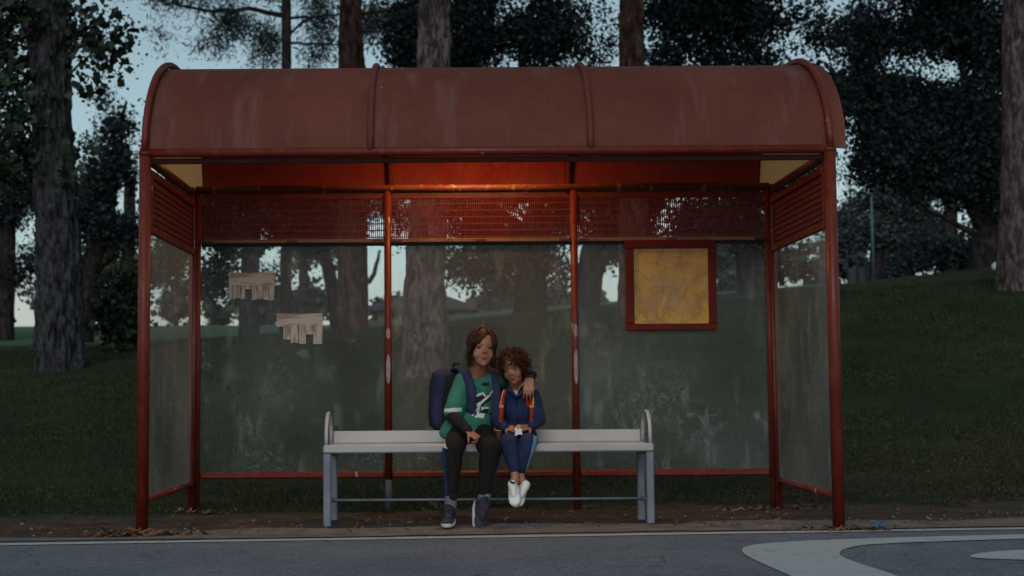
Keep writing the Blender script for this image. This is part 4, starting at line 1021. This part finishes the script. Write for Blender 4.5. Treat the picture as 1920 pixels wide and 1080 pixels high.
def strap(name, pts, w, th, m, parent, nrm=(0, -1, 0)):
    """flat webbing along a path"""
    pts = [Vector(p) for p in chaikin([tuple(p) for p in pts], 2)]; mb = MB(); V = []; Fc = []; n = len(pts)
    for i, p in enumerate(pts):
        t = (pts[min(i + 1, n - 1)] - pts[max(i - 1, 0)]).normalized(); nn = Vector(nrm) if not callable(nrm) else nrm(i / (n - 1)); nn = (nn - t * nn.dot(t)).normalized(); s_ = t.cross(nn)
        for a, b_ in ((-.5, 0), (-.42, 1), (.42, 1), (.5, 0), (.42, -.2), (-.42, -.2)): V.append(p + s_ * a * w + nn * b_ * th)
    for i in range(n - 1):
        for k in range(6): Fc.append((i * 6 + k, (i + 1) * 6 + k, (i + 1) * 6 + (k + 1) % 6, i * 6 + (k + 1) % 6))
    Fc.append(tuple(range(6))); Fc.append(tuple((n - 1) * 6 + k for k in range(6))[::-1]); mb.add(V, Fc)
    return mb.build(name, m, parent)
def bvh(o):
    off = parent_off(o.parent); me = o.data
    return BVHTree.FromPolygons([v.co + off for v in me.vertices], [tuple(p.vertices) for p in me.polygons])
def onto(b_, px, py, Y0=8.75, lift=.004):
    p = P(px, py, Y0); d = (p - CAM).normalized(); h = b_.ray_cast(CAM, d)
    return (h[0] - d * lift) if h[0] is not None else p

m, nt, b = nmat('skin'); v = coords(nt)
nt.links.new(ramp(nt, noise_n(nt, v, 9, 4), [(.3, (.27, .105, .058)), (.7, (.35, .155, .09))]), b.inputs['Base Color'])
b.inputs['Roughness'].default_value = .5; b.inputs['Subsurface Weight'].default_value = .12; b.inputs['Subsurface Radius'].default_value = (.01, .004, .002); M['skin'] = m
M['skin_lid'] = simple('eyelid_skin', (.26, .115, .07), None, 10, .5, 0); M['eye_white'] = simple('eye_white', (.10, .075, .06), None, 5, .3, 0); M['eye_dark'] = simple('dark_eye', (.02, .012, .008), None, 5, .3, 0)
M['lips'] = simple('lips', (.21, .075, .05), None, 10, .55, 0)
def hair_mat(name, c1, c2):
    m, nt, b = nmat(name); v = coords(nt)
    nt.links.new(ramp(nt, noise_n(nt, v, 30, 4), [(.35, c2), (.65, c1)]), b.inputs['Base Color']); b.inputs['Roughness'].default_value = .5
    b.inputs['Specular IOR Level'].default_value = .2; return m
M['hair_b'] = hair_mat('brown_hair', (.048, .015, .006), (.013, .005, .003))
M['hair_c'] = hair_mat('auburn_curls', (.070, .020, .008), (.018, .006, .003))
M['jersey'] = cloth('green_jersey', (.034, .165, .125), (.022, .115, .088))
M['j_white'] = cloth('white_print', (.55, .58, .55), (.45, .48, .46)); M['j_black'] = cloth('black_print', (.016, .02, .02), (.012, .015, .015))
M['black_cl'] = cloth('black_jersey_knit', (.014, .013, .013), (.010, .009, .009)); M['trous'] = cloth('black_track_cloth', (.011, .009, .009), (.007, .006, .006))
M['blue_str'] = cloth('deep_blue_panel', (.02, .035, .14), (.014, .025, .10)); M['navy'] = cloth('navy_cloth', (.020, .028, .075), (.013, .018, .05))
M['navy_j'] = cloth('navy_jacket', (.018, .030, .085), (.012, .019, .055)); M['ltblue'] = cloth('light_blue_stripe', (.16, .30, .40), (.12, .24, .33))
M['pack'] = cloth('navy_backpack_nylon', (.030, .034, .080), (.018, .020, .05)); M['pack_pad'] = cloth('black_padding', (.012, .012, .014), (.009, .009, .011))
M['sneak'] = cloth('grey_blue_sneaker', (.045, .045, .06), (.018, .02, .032), 30); M['sole'] = simple('off_white_sole', (.52, .52, .50), (.42, .42, .41), 12, .6)
M['white_s'] = simple('white_sneaker', (.80, .80, .76), (.66, .66, .63), 9, .55, .3); M['sock'] = cloth('grey_sock', (.16, .17, .20), (.11, .12, .15))
M['red_st'] = cloth('red_webbing', (.36, .035, .012), (.25, .022, .01)); M['yel_st'] = cloth('yellow_webbing', (.55, .30, .06), (.42, .22, .05)); M['tee'] = cloth('white_tee', (.55, .53, .55), None)

# --- older boy
by = empty('person', P(880, 830, 8.7), 'older kid with long brown hair in a green jersey, arm round the smaller one', 'person')
hd = Head(P(904, 653, 8.68), (.17, -.98, -.02), (.05, 0, 1), .228)
sR, sL = P(868, 714, 8.76), P(932, 712, 8.78)
eR, wR = P(848, 780, 8.66), P(877, 808, 8.455)
eL, wL = P(976, 716, 8.97), P(996, 706, 8.78)
hpR, hpL = P(864, 812, 8.76), P(900, 812, 8.76)
kR, kL = P(849, 843, 8.38), P(921, 843, 8.40); aR, aL = P(846, 938, 8.33), P(908, 930, 8.38)
mb = MB(); hd.blobs(mb)
nb = P(895, 703, 8.76)
mb.caps(hd.p(0, -.06, -.25), .052, nb, .052, 14)
mb.ball(P(897, 740, 8.79), (.090, .060, .12), 16); mb.ball(P(885, 795, 8.79), (.095, .065, .12), 16)
for a, c in ((sR, nb), (sL, nb)): mb.caps(a, .038, c + Vector((0, 0, -.02)), .045)
mb.caps(sR, .04, eR, .032); mb.caps(eR, .032, wR, .023); mb.caps(sL, .04, eL, .032); mb.caps(eL, .032, wL, .023)
for h_, k_, a_ in ((hpR, kR, aR), (hpL, kL, aL)): mb.caps(h_, .060, k_, .038); mb.caps(k_, .036, a_, .023)
hand(mb, wR + Vector((.006, -.004, -.002)), (.62, -.25, -.48), (-.25, .35, -.8), -1, .135, (1.0, 1.2, .8), .02, .7)
hand(mb, P(992, 712, 8.70), (-.06, -.38, -.92), (0, 1, -.25), -1, .142, (.30, .38, .25), .06, .4)
mb.caps(wL, .023, P(992, 712, 8.715), .022)
bb = bake(mb, .0036, 3, 'body', M['skin'], by, disp=hd.sockets)
hd.face(bb, False, M['hair_b'], M['lips'])
# jersey: loose body and short wide sleeves
mb = MB()
mb.ball(P(897, 728, 8.78), (.118, .088, .10), 20); mb.ball(P(892, 760, 8.78), (.128, .100, .12), 20); mb.ball(P(884, 795, 8.76), (.142, .115, .10), 20); mb.ball(P(874, 808, 8.74), (.15, .13, .055), 20)
for a, c in ((sR, nb), (sL, nb)): mb.caps(a, .046, c + Vector((0, .0, -.035)), .050)
mb.caps(sR, .055, P(852, 771, 8.68), .066, 16); mb.caps(sL, .052, sL + (eL - sL) * .7, .056, 14)
mb.caps(P(846, 798, 8.72), .05, P(838, 812, 8.70), .045)
LG = lambda pts: [(x / 6 + 800, y / 6 + 680) for x, y in pts]
WH = [LG(q) for q in ([(524, 415), (540, 372), (590, 345), (640, 333), (670, 372), (655, 388), (632, 360), (595, 370), (556, 388), (542, 424)], [(522, 488), (610, 436), (700, 356), (760, 282), (768, 298), (715, 378), (625, 456), (540, 508)],
      [(505, 592), (560, 520), (600, 450), (616, 462), (594, 515), (580, 585), (560, 585), (570, 522), (520, 602)], [(615, 500), (702, 497), (700, 518), (640, 524), (620, 540)], [(540, 600), (600, 566), (658, 572), (652, 592), (640, 624), (545, 614)])]
BK = [LG(q) for q in ([(542, 424), (556, 385), (598, 366), (634, 358), (655, 388), (640, 436), (555, 452)], [(535, 505), (690, 395), (725, 340), (725, 425), (640, 475), (610, 500), (590, 520), (575, 585), (520, 590), (560, 520)],
      [(620, 525), (702, 516), (690, 566), (640, 570), (598, 566)], [(515, 265), (550, 262), (555, 300), (520, 300)], [(615, 225), (700, 222), (702, 262), (640, 268), (615, 250)])]
def jfn(ce, no):
    x, y = pixn(ce); out = np.zeros(len(ce), int); fr = no[:, 1] < .1
    for q in BK: out[inpoly(x, y, q) & fr] = 2
    for q in WH: out[inpoly(x, y, q) & fr] = 1
    out[(x < 866) & (y > 765 + (x - 850) * -.06) & (y < 772.5 + (x - 850) * -.06) & (ce[:, 1] < 8.80)] = 1
    return out
def jdisp(co):
    x, y = pixn(co); c2 = co.copy()
    top = (y < 705) & (np.abs(x - 897) < 24)          # V neckline opening
    c2 = wrinkle(.007, 10, .7)(c2); return c2
js = bake(mb, .0036, 5, 'jersey', [M['jersey'], M['j_white'], M['j_black']], by, jfn, jdisp)
# V-neck: skin-coloured chest shows through, as a shallow collar mesh
jb = bvh(js)
# dark long sleeves below the jersey sleeves
mb = MB(); mb.caps(P(852, 771, 8.68), .045, eR, .044); mb.caps(eR, .044, wR, .030); mb.caps(sL + (eL - sL) * .6, .046, eL, .044); mb.caps(eL, .044, P(997, 705, 8.765), .033); mb.caps(P(997, 705, 8.765), .033, P(994, 707, 8.73), .030)
mb.caps(sL + (eL - sL) * .6, .03, nb + Vector((0, 0, -.06)), .03); mb.caps(nb + Vector((0, 0, -.06)), .03, P(852, 771, 8.68), .03)
bake(mb, .005, 4, 'undershirt', M['black_cl'], by, disp=wrinkle(.005, 16))
MB().tube([P(983, 706.5, 8.705), P(990, 704, 8.69), P(998, 705.5, 8.70), P(1004, 708, 8.73)], .0025, 6).build('cuff_line', M['jersey'], by)
mb = MB()
mb.ball(P(880, 818, 8.78), (.15, .12, .075), 18); mb.caps(hpR, .080, kR, .060, 16); mb.caps(kR, .060, P(847, 900, 8.36), .047, 16); mb.caps(P(847, 900, 8.36), .047, P(846, 934, 8.33), .037, 14)
mb.caps(hpL, .082, kL, .065, 16); mb.caps(kL, .065, P(912, 895, 8.40), .051, 16); mb.caps(P(912, 895, 8.40), .051, P(908, 925, 8.39), .041, 14)
def tfn(ce, no):
    x, y = pixn(ce); out = np.zeros(len(ce), int)
    out[(no[:, 0] < -.72) & (x < 850) & (y > 838)] = 1; out[(no[:, 0] > .80) & (x > 915) & (y > 855)] = 1
    out[inpoly(x, y, [(829, 806), (834, 812), (835, 832), (839, 842), (830, 838), (823, 826), (828, 818)])] = 2
    return out
bake(mb, .0045, 4, 'trousers', [M['trous'], M['blue_str'], M['j_white']], by, tfn, wrinkle(.0065, 11, .6))
mb = MB(); mb.caps(P(846, 932, 8.33), .036, P(845, 948, 8.325), .036); mb.caps(P(908, 925, 8.39), .038, P(908, 940, 8.385), .036); mb.build('socks', M['sock'], by)
shoe(by, P(843, 957, 8.32), (-.12, -1, -.06), (0, -.05, 1), .225, M['sneak'], M['sole'], M['white_s'])
shoe(by, P(906, 944, 8.37), (.03, -.62, -.78), (.42, -.70, .62), .235, M['sneak'], M['sole'], M['white_s'])
# hair: scalp cap and layered locks
def hair_cap(hd, mb, k=1.0):
    hd.ell(mb, (0, -.09, .155), (.365 * k, .40 * k, .385 * k), 26); hd.ell(mb, (0, -.17, -.05), (.34 * k, .30 * k, .40 * k), 22)
mb = MB(); hair_cap(hd, mb); hd.ell(mb, (0, -.17, -.32), (.24, .16, .20)); 
hb = bake(mb, .006, 3, 'hair', M['hair_b'], by, disp=wrinkle(.006, 18, .4))
mb = MB(); rr_ = random.Random(5)
for k in range(760):
    ph = rr_.uniform(-PI, PI); pts = []                      # ph: 0 = front, + = person's right (left in the picture)
    front = -.50 < ph < .75; gap = rr_.uniform(0, 1)
    t0 = rr_.uniform(.05, .5); rx_, ry_, rz_ = .368 + .045 * gap, .41 + .035 * gap, .40 + .035 * gap; jit = rr_.uniform(-.10, .10); wob = rr_.uniform(0, 6)
    if front:                                                # long side-swept fringe from the parting
        sw = rr_.uniform(.75, 1.15); pe = ph + sw; zend = .24 - .36 * min(max((pe - .1) / 1.15, 0), 1) ** 1.3 + rr_.uniform(-.04, .03)
    else: sw = rr_.uniform(-.1, .1) - (.25 if -1.2 < ph <= -.5 else 0); zend = rr_.uniform(-.55, -.12) if abs(ph) < 2.2 else rr_.uniform(-.58, -.35)
    flick = rr_.uniform(-.02, .13)
    for j in range(12):
        t = j / 11; phj = ph + sw * t + jit * t * t
        if front:
            zz = .54 - (.54 - zend) * t ** 1.25 - .02; c_ = min(max((zz - .12) / rz_, 0), 1); r_ = max(math.sqrt(max(0, 1 - c_ * c_)), .12)
            x_ = rx_ * r_ * math.sin(phj * min(1, t * 1.3 + .25)); y_ = -.06 + ry_ * r_ * math.cos(phj * .9)
            if zz < .2: y_ = max(y_, .345 - .55 * max(0, abs(x_) - .10))
        else:
            th = t0 + (PI / 2 - t0) * min(t * 2.1, 1); r_ = math.sin(th); zz = .12 + rz_ * math.cos(th)
            if t > .476:
                u_ = (t - .476) / .524; zz = .12 - (.12 - zend) * u_; r_ = 1 - .16 * math.sin(min(u_, .8) * PI * .62) + flick * u_ ** 4 * 2.2
            x_ = rx_ * r_ * math.sin(phj) + .012 * math.sin(wob + t * 7); y_ = -.06 + ry_ * r_ * math.cos(phj) + .012 * math.cos(wob + t * 6)
            if zz < -.05: y_ = min(y_, .14)
        pts.append(hd.p(x_, y_, zz))
    n = len(pts); mb.tube(pts, [.0042 * (1.1 - .95 * (i / (n - 1)) ** 2) for i in range(n)], 5, True, .7)
mb.build('locks', M['hair_b'], hb)
# --- older boy's backpack
bp = empty('backpack', P(840, 806, 9.0), 'large navy backpack with wide straps worn by the older kid', 'backpack')
def superbox(mb, c, r, rot=None, e=.45, n=28):
    c = Vector(c); V = []; Fc = []; m = n // 2; f = lambda w, k: math.copysign(abs(w) ** k, w)
    for i in range(m + 1):
        th = -PI / 2 + PI * i / m
        for k in range(n):
            ph = 2 * PI * k / n; q = Vector((r[0] * f(math.cos(th), e) * f(math.cos(ph), e), r[1] * f(math.cos(th), e) * f(math.sin(ph), e), r[2] * f(math.sin(th), e)))
            V.append(c + (rot @ q if rot else q))
    for i in range(m):
        for k in range(n): Fc.append((i * n + k, i * n + (k + 1) % n, (i + 1) * n + (k + 1) % n, (i + 1) * n + k))
    mb.add(V, Fc)
mb = MB(); superbox(mb, P(846, 750, 8.99), (.135, .095, .195), Matrix.Rotation(.05, 3, 'Y') @ Matrix.Rotation(.25, 3, 'Z')); bs = bake(mb, .008, 5, 'sack', M['pack'], bp, disp=wrinkle(.008, 9))
mb = MB(); superbox(mb, P(856, 752, 8.90), (.10, .022, .165), Matrix.Rotation(.05, 3, 'Y')); mb.build('back_pad', M['pack_pad'], bp)
MB().tube([P(850, 692, 8.96), P(852, 682, 8.95), P(859, 681, 8.94), P(862, 690, 8.93)], .008, 8).build('handle', M['pack_pad'], bp)
MB().tube([P(812, 700, 8.93), P(806, 730, 8.91), P(805, 770, 8.91), P(806, 800, 8.92)], .004, 6).build('piping', M['pack_pad'], bp)
pts = [P(852, 693, 8.93), P(860, 688, 8.84)] + [onto(jb, px, py, 8.7, .012) for px, py in ((872, 697), (878, 712), (883, 730), (885, 750), (884, 768))] + [P(878, 776, 8.70), P(866, 784, 8.82)]
nf = lambda t: Vector((-.25, -1 if t > .25 else -.5, .2 if t > .3 else 1.2))
strap('shoulder_strap', pts, .058, .010, M['pack'], bp, nf)
pts = [P(905, 697, 8.93), P(918, 690, 8.84)] + [onto(jb, px, py, 8.7, .010) for px, py in ((926, 702), (930, 718), (932, 738), (931, 758), (928, 776))]
strap('shoulder_strap', pts, .048, .010, M['pack'], bp, nf)

# --- younger child
ch = empty('person', P(972, 830, 8.7), 'small curly haired child in a navy tracksuit with eyes cast down, feet dangling', 'person')
hc = Head(P(962, 688, 8.68), (-.30, -.88, -.34), (-.30, -.30, 1), .196)
cR, cL = P(941, 742, 8.77), P(1001, 742, 8.78)
fR, fL = P(932, 788, 8.69), P(1011, 788, 8.69); vR, vL = P(946, 801, 8.53), P(997, 800, 8.53)
iR, iL = P(958, 818, 8.76), P(988, 818, 8.76); nR, nL = P(953, 830, 8.44), P(990, 830, 8.46); oR, oL = P(966, 892, 8.37), P(975, 890, 8.43)
mb = MB(); hc.blobs(mb); nc = P(967, 728, 8.77)
mb.caps(hc.p(0, -.08, -.22), .040, nc, .042, 12)
mb.ball(P(970, 760, 8.79), (.085, .06, .10), 14); mb.ball(P(971, 797, 8.79), (.08, .06, .09), 14)
for a in (cR, cL): mb.caps(a, .03, nc + Vector((0, 0, -.015)), .034)
mb.caps(cR, .03, fR, .026); mb.caps(fR, .026, vR, .019); mb.caps(cL, .03, fL, .026); mb.caps(fL, .026, vL, .019)
for a, b_, c in ((iR, nR, oR), (iL, nL, oL)): mb.caps(a, .05, b_, .036); mb.caps(b_, .036, c, .024)
mb.caps(oR, .024, P(965, 903, 8.36), .026); mb.caps(oL, .024, P(978, 903, 8.42), .026)
hand(mb, vR, (.88, -.36, -.16), (.1, .5, -.8), -1, .112, (.35, .5, .35), .05, .35)
hand(mb, vL, (-.88, -.36, -.10), (-.1, .5, -.8), 1, .112, (.35, .5, .35), .05, .35)
cb = bake(mb, .0034, 3, 'body', M['skin'], ch, disp=hc.sockets)
hc.face(cb, True, M['hair_c'], M['lips'])
mb = MB()
mb.ball(P(970, 748, 8.79), (.092, .070, .075), 18); mb.ball(P(971, 775, 8.79), (.098, .078, .10), 18); mb.ball(P(972, 803, 8.79), (.10, .085, .055), 18)
for a in (cR, cL): mb.caps(a, .038, nc + Vector((0, 0, -.03)), .044)
mb.caps(cR, .040, fR, .042, 14); mb.caps(fR, .042, vR, .030, 14); mb.caps(cL, .040, fL, .042, 14); mb.caps(fL, .042, vL, .030, 14)
mb.tube([P(950, 726, 8.80), P(954, 730, 8.72), P(962, 738, 8.695), P(968, 744, 8.69)], [.014, .015, .012, .009], 10); mb.tube([P(985, 726, 8.80), P(983, 731, 8.72), P(975, 739, 8.695), P(969, 744, 8.69)], [.014, .015, .012, .009], 10)
jk = bake(mb, .0038, 4, 'jacket', M['navy_j'], ch, disp=wrinkle(.006, 12, .7)); kb = bvh(jk)
vt = [onto(kb, px, py, 8.72, .003) for px, py in ((960, 727), (973, 727), (968.5, 744))]
mb = MB(); mb.add(vt, [(0, 1, 2)], False); mb.build('white_tee', M['tee'], ch)
zp = [onto(kb, px, py, 8.72, .002) for px, py in ((968.5, 745), (969, 760), (970, 780), (971, 797))]; MB().tube(zp, .0022, 6).build('zip', M['pack_pad'], ch)
mb = MB()
mb.ball(P(972, 820, 8.79), (.11, .09, .06), 16); mb.caps(iR, .062, nR, .052, 14); mb.caps(nR, .054, P(964, 880, 8.385), .035, 14); mb.caps(iL, .062, nL, .054, 14); mb.caps(nL, .055, P(977, 878, 8.43), .036, 14)
def cfn(ce, no):
    x, y = pixn(ce); out = np.zeros(len(ce), int)
    out[inpoly(x, y, [(1001, 816), (1008, 818), (1005, 840), (993, 888), (984, 888), (995, 850), (999, 832)])] = 1; return out
bake(mb, .004, 4, 'trousers', [M['navy'], M['ltblue']], ch, cfn, wrinkle(.006, 13, .6))
shoe(ch, P(961, 910, 8.35), (.04, -.50, -.86), (-.22, -.75, .50), .158, M['white_s'], M['sole'], M['white_s'], W=.225)
shoe(ch, P(984, 911, 8.41), (-.24, -.56, -.80), (.46, -.66, .46), .168, M['white_s'], M['sole'], M['white_s'], W=.225)
MB().tube([P(957, 902, 8.335), P(960, 905, 8.31), P(966, 905, 8.31)], .006, 6).build('heel_tab', M['navy'], ch)
mb = MB(); hc.ell(mb, (0, -.10, .15), (.375, .40, .385), 24); hc.ell(mb, (0, -.2, -.06), (.35, .27, .32), 20)
hh = bake(mb, .006, 2, 'hair', M['hair_c'], ch, disp=wrinkle(.012, 30))
mb = MB(); rr_ = random.Random(9)
for k in range(640):
    ph = rr_.uniform(-PI, PI); z_ = rr_.uniform(-.75, 1); d0 = math.sqrt(max(0, 1 - z_ * z_)); fx, fy_, fz_ = d0 * math.sin(ph), d0 * math.cos(ph), z_
    px_, py_, pz_ = .38 * fx, -.10 + .42 * fy_, .13 + .42 * fz_
    if py_ > .10 and pz_ < .20 and abs(px_) < .27: continue
    if py_ > .16 and pz_ < .0: continue
    out_ = Vector((fx, fy_, fz_)); dn = rr_.uniform(-1.3, -.1)
    ax = (out_ * .7 + Vector((rr_.uniform(-.9, .9), rr_.uniform(-.7, .7), dn))).normalized()
    a1 = ax.orthogonal().normalized(); a2 = ax.cross(a1); R0 = rr_.uniform(.02, .06); L_ = rr_.uniform(.14, .40); turns = rr_.uniform(.8, 2.6); p0 = rr_.uniform(0, 6); pts = []
    for j in range(15):
        t = j / 14; c = Vector((px_, py_, pz_)) + out_ * .05 * rr_.random() * 0 + ax * L_ * (t - .2) + Vector((0, 0, -.10 * t * t)) + (a1 * math.cos(p0 + t * turns * 2 * PI) + a2 * math.sin(p0 + t * turns * 2 * PI)) * R0
        if abs(c.x) < .24 and c.y > .05 and c.z < .10: break
        pts.append(hc.p(*c))
    if len(pts) > 4: n = len(pts); mb.tube(pts, [.0032 * (1 - .7 * i / (n - 1)) for i in range(n)], 4, True)
mb.build('curls', M['hair_c'], hh)
# child's backpack (straps in front)
cp = empty('backpack', P(972, 806, 8.93), 'red and yellow strapped small backpack worn by the curly haired child', 'backpack')
mb = MB(); superbox(mb, P(972, 768, 8.93), (.085, .055, .12)); bake(mb, .008, 4, 'sack', M['red_st'], cp, disp=wrinkle(.006, 12))
for pl, sg in ((((947, 731), (942, 745), (940, 762), (940, 778), (938, 792)), -1), (((996, 733), (998, 748), (997, 762), (997, 778), (996, 791)), 1)):
    q = [onto(kb, px, py, 8.72, .006) for px, py in pl]
    s1 = strap('shoulder_strap', q, .026, .006, M['red_st'], cp)
    q2 = [p + Vector((sg * .007, -.0075, 0)) for p in q[:3]]; strap('edge_tape', q2, .010, .002, M['yel_st'], s1)
    MB().box(q[2] + Vector((0, -.008, 0)), (.028, .006, .016), bev=.003).build('buckle', M['yel_st'], s1)
MB().box(onto(kb, 990, 756, 8.72, .006), (.035, .008, .035), rot=Matrix.Rotation(.7, 3, 'Y'), bev=.003).build('strap_pad', M['red_st'], cp)
# snack in the child's hands
pc = P(972, 803, 8.475); sk = empty('wrapped_snack', pc, 'small yellow snack in torn white wrapper held in the child\'s hands', 'snack')
mb = MB().ball(pc, (.020, .014, .022), 12).ball(pc + Vector((.008, 0, .008)), (.014, .012, .014), 10); mb.build('snack', simple('golden_bun', (.45, .24, .05), (.35, .16, .03), 40, .6), sk)
mb = MB()
for a_, l_ in ((-.5, .040), (-.1, .030), (.5, .035), (1.2, .02)):
    b_ = pc + Vector((0, -.012, -.006)); d = Vector((math.sin(a_), -.3, -math.cos(a_))) * l_; s_ = Vector((math.cos(a_), 0, math.sin(a_))) * .010
    mb.slab([b_ - s_, b_ + s_, b_ + d + s_ * .8, b_ + d - s_ * .5], (0, 1, 0), .0012)
mb.ball(pc + Vector((-.012, -.004, -.010)), (.013, .012, .016), 10)
mb.build('wrapper', M['white_cloth'], sk)
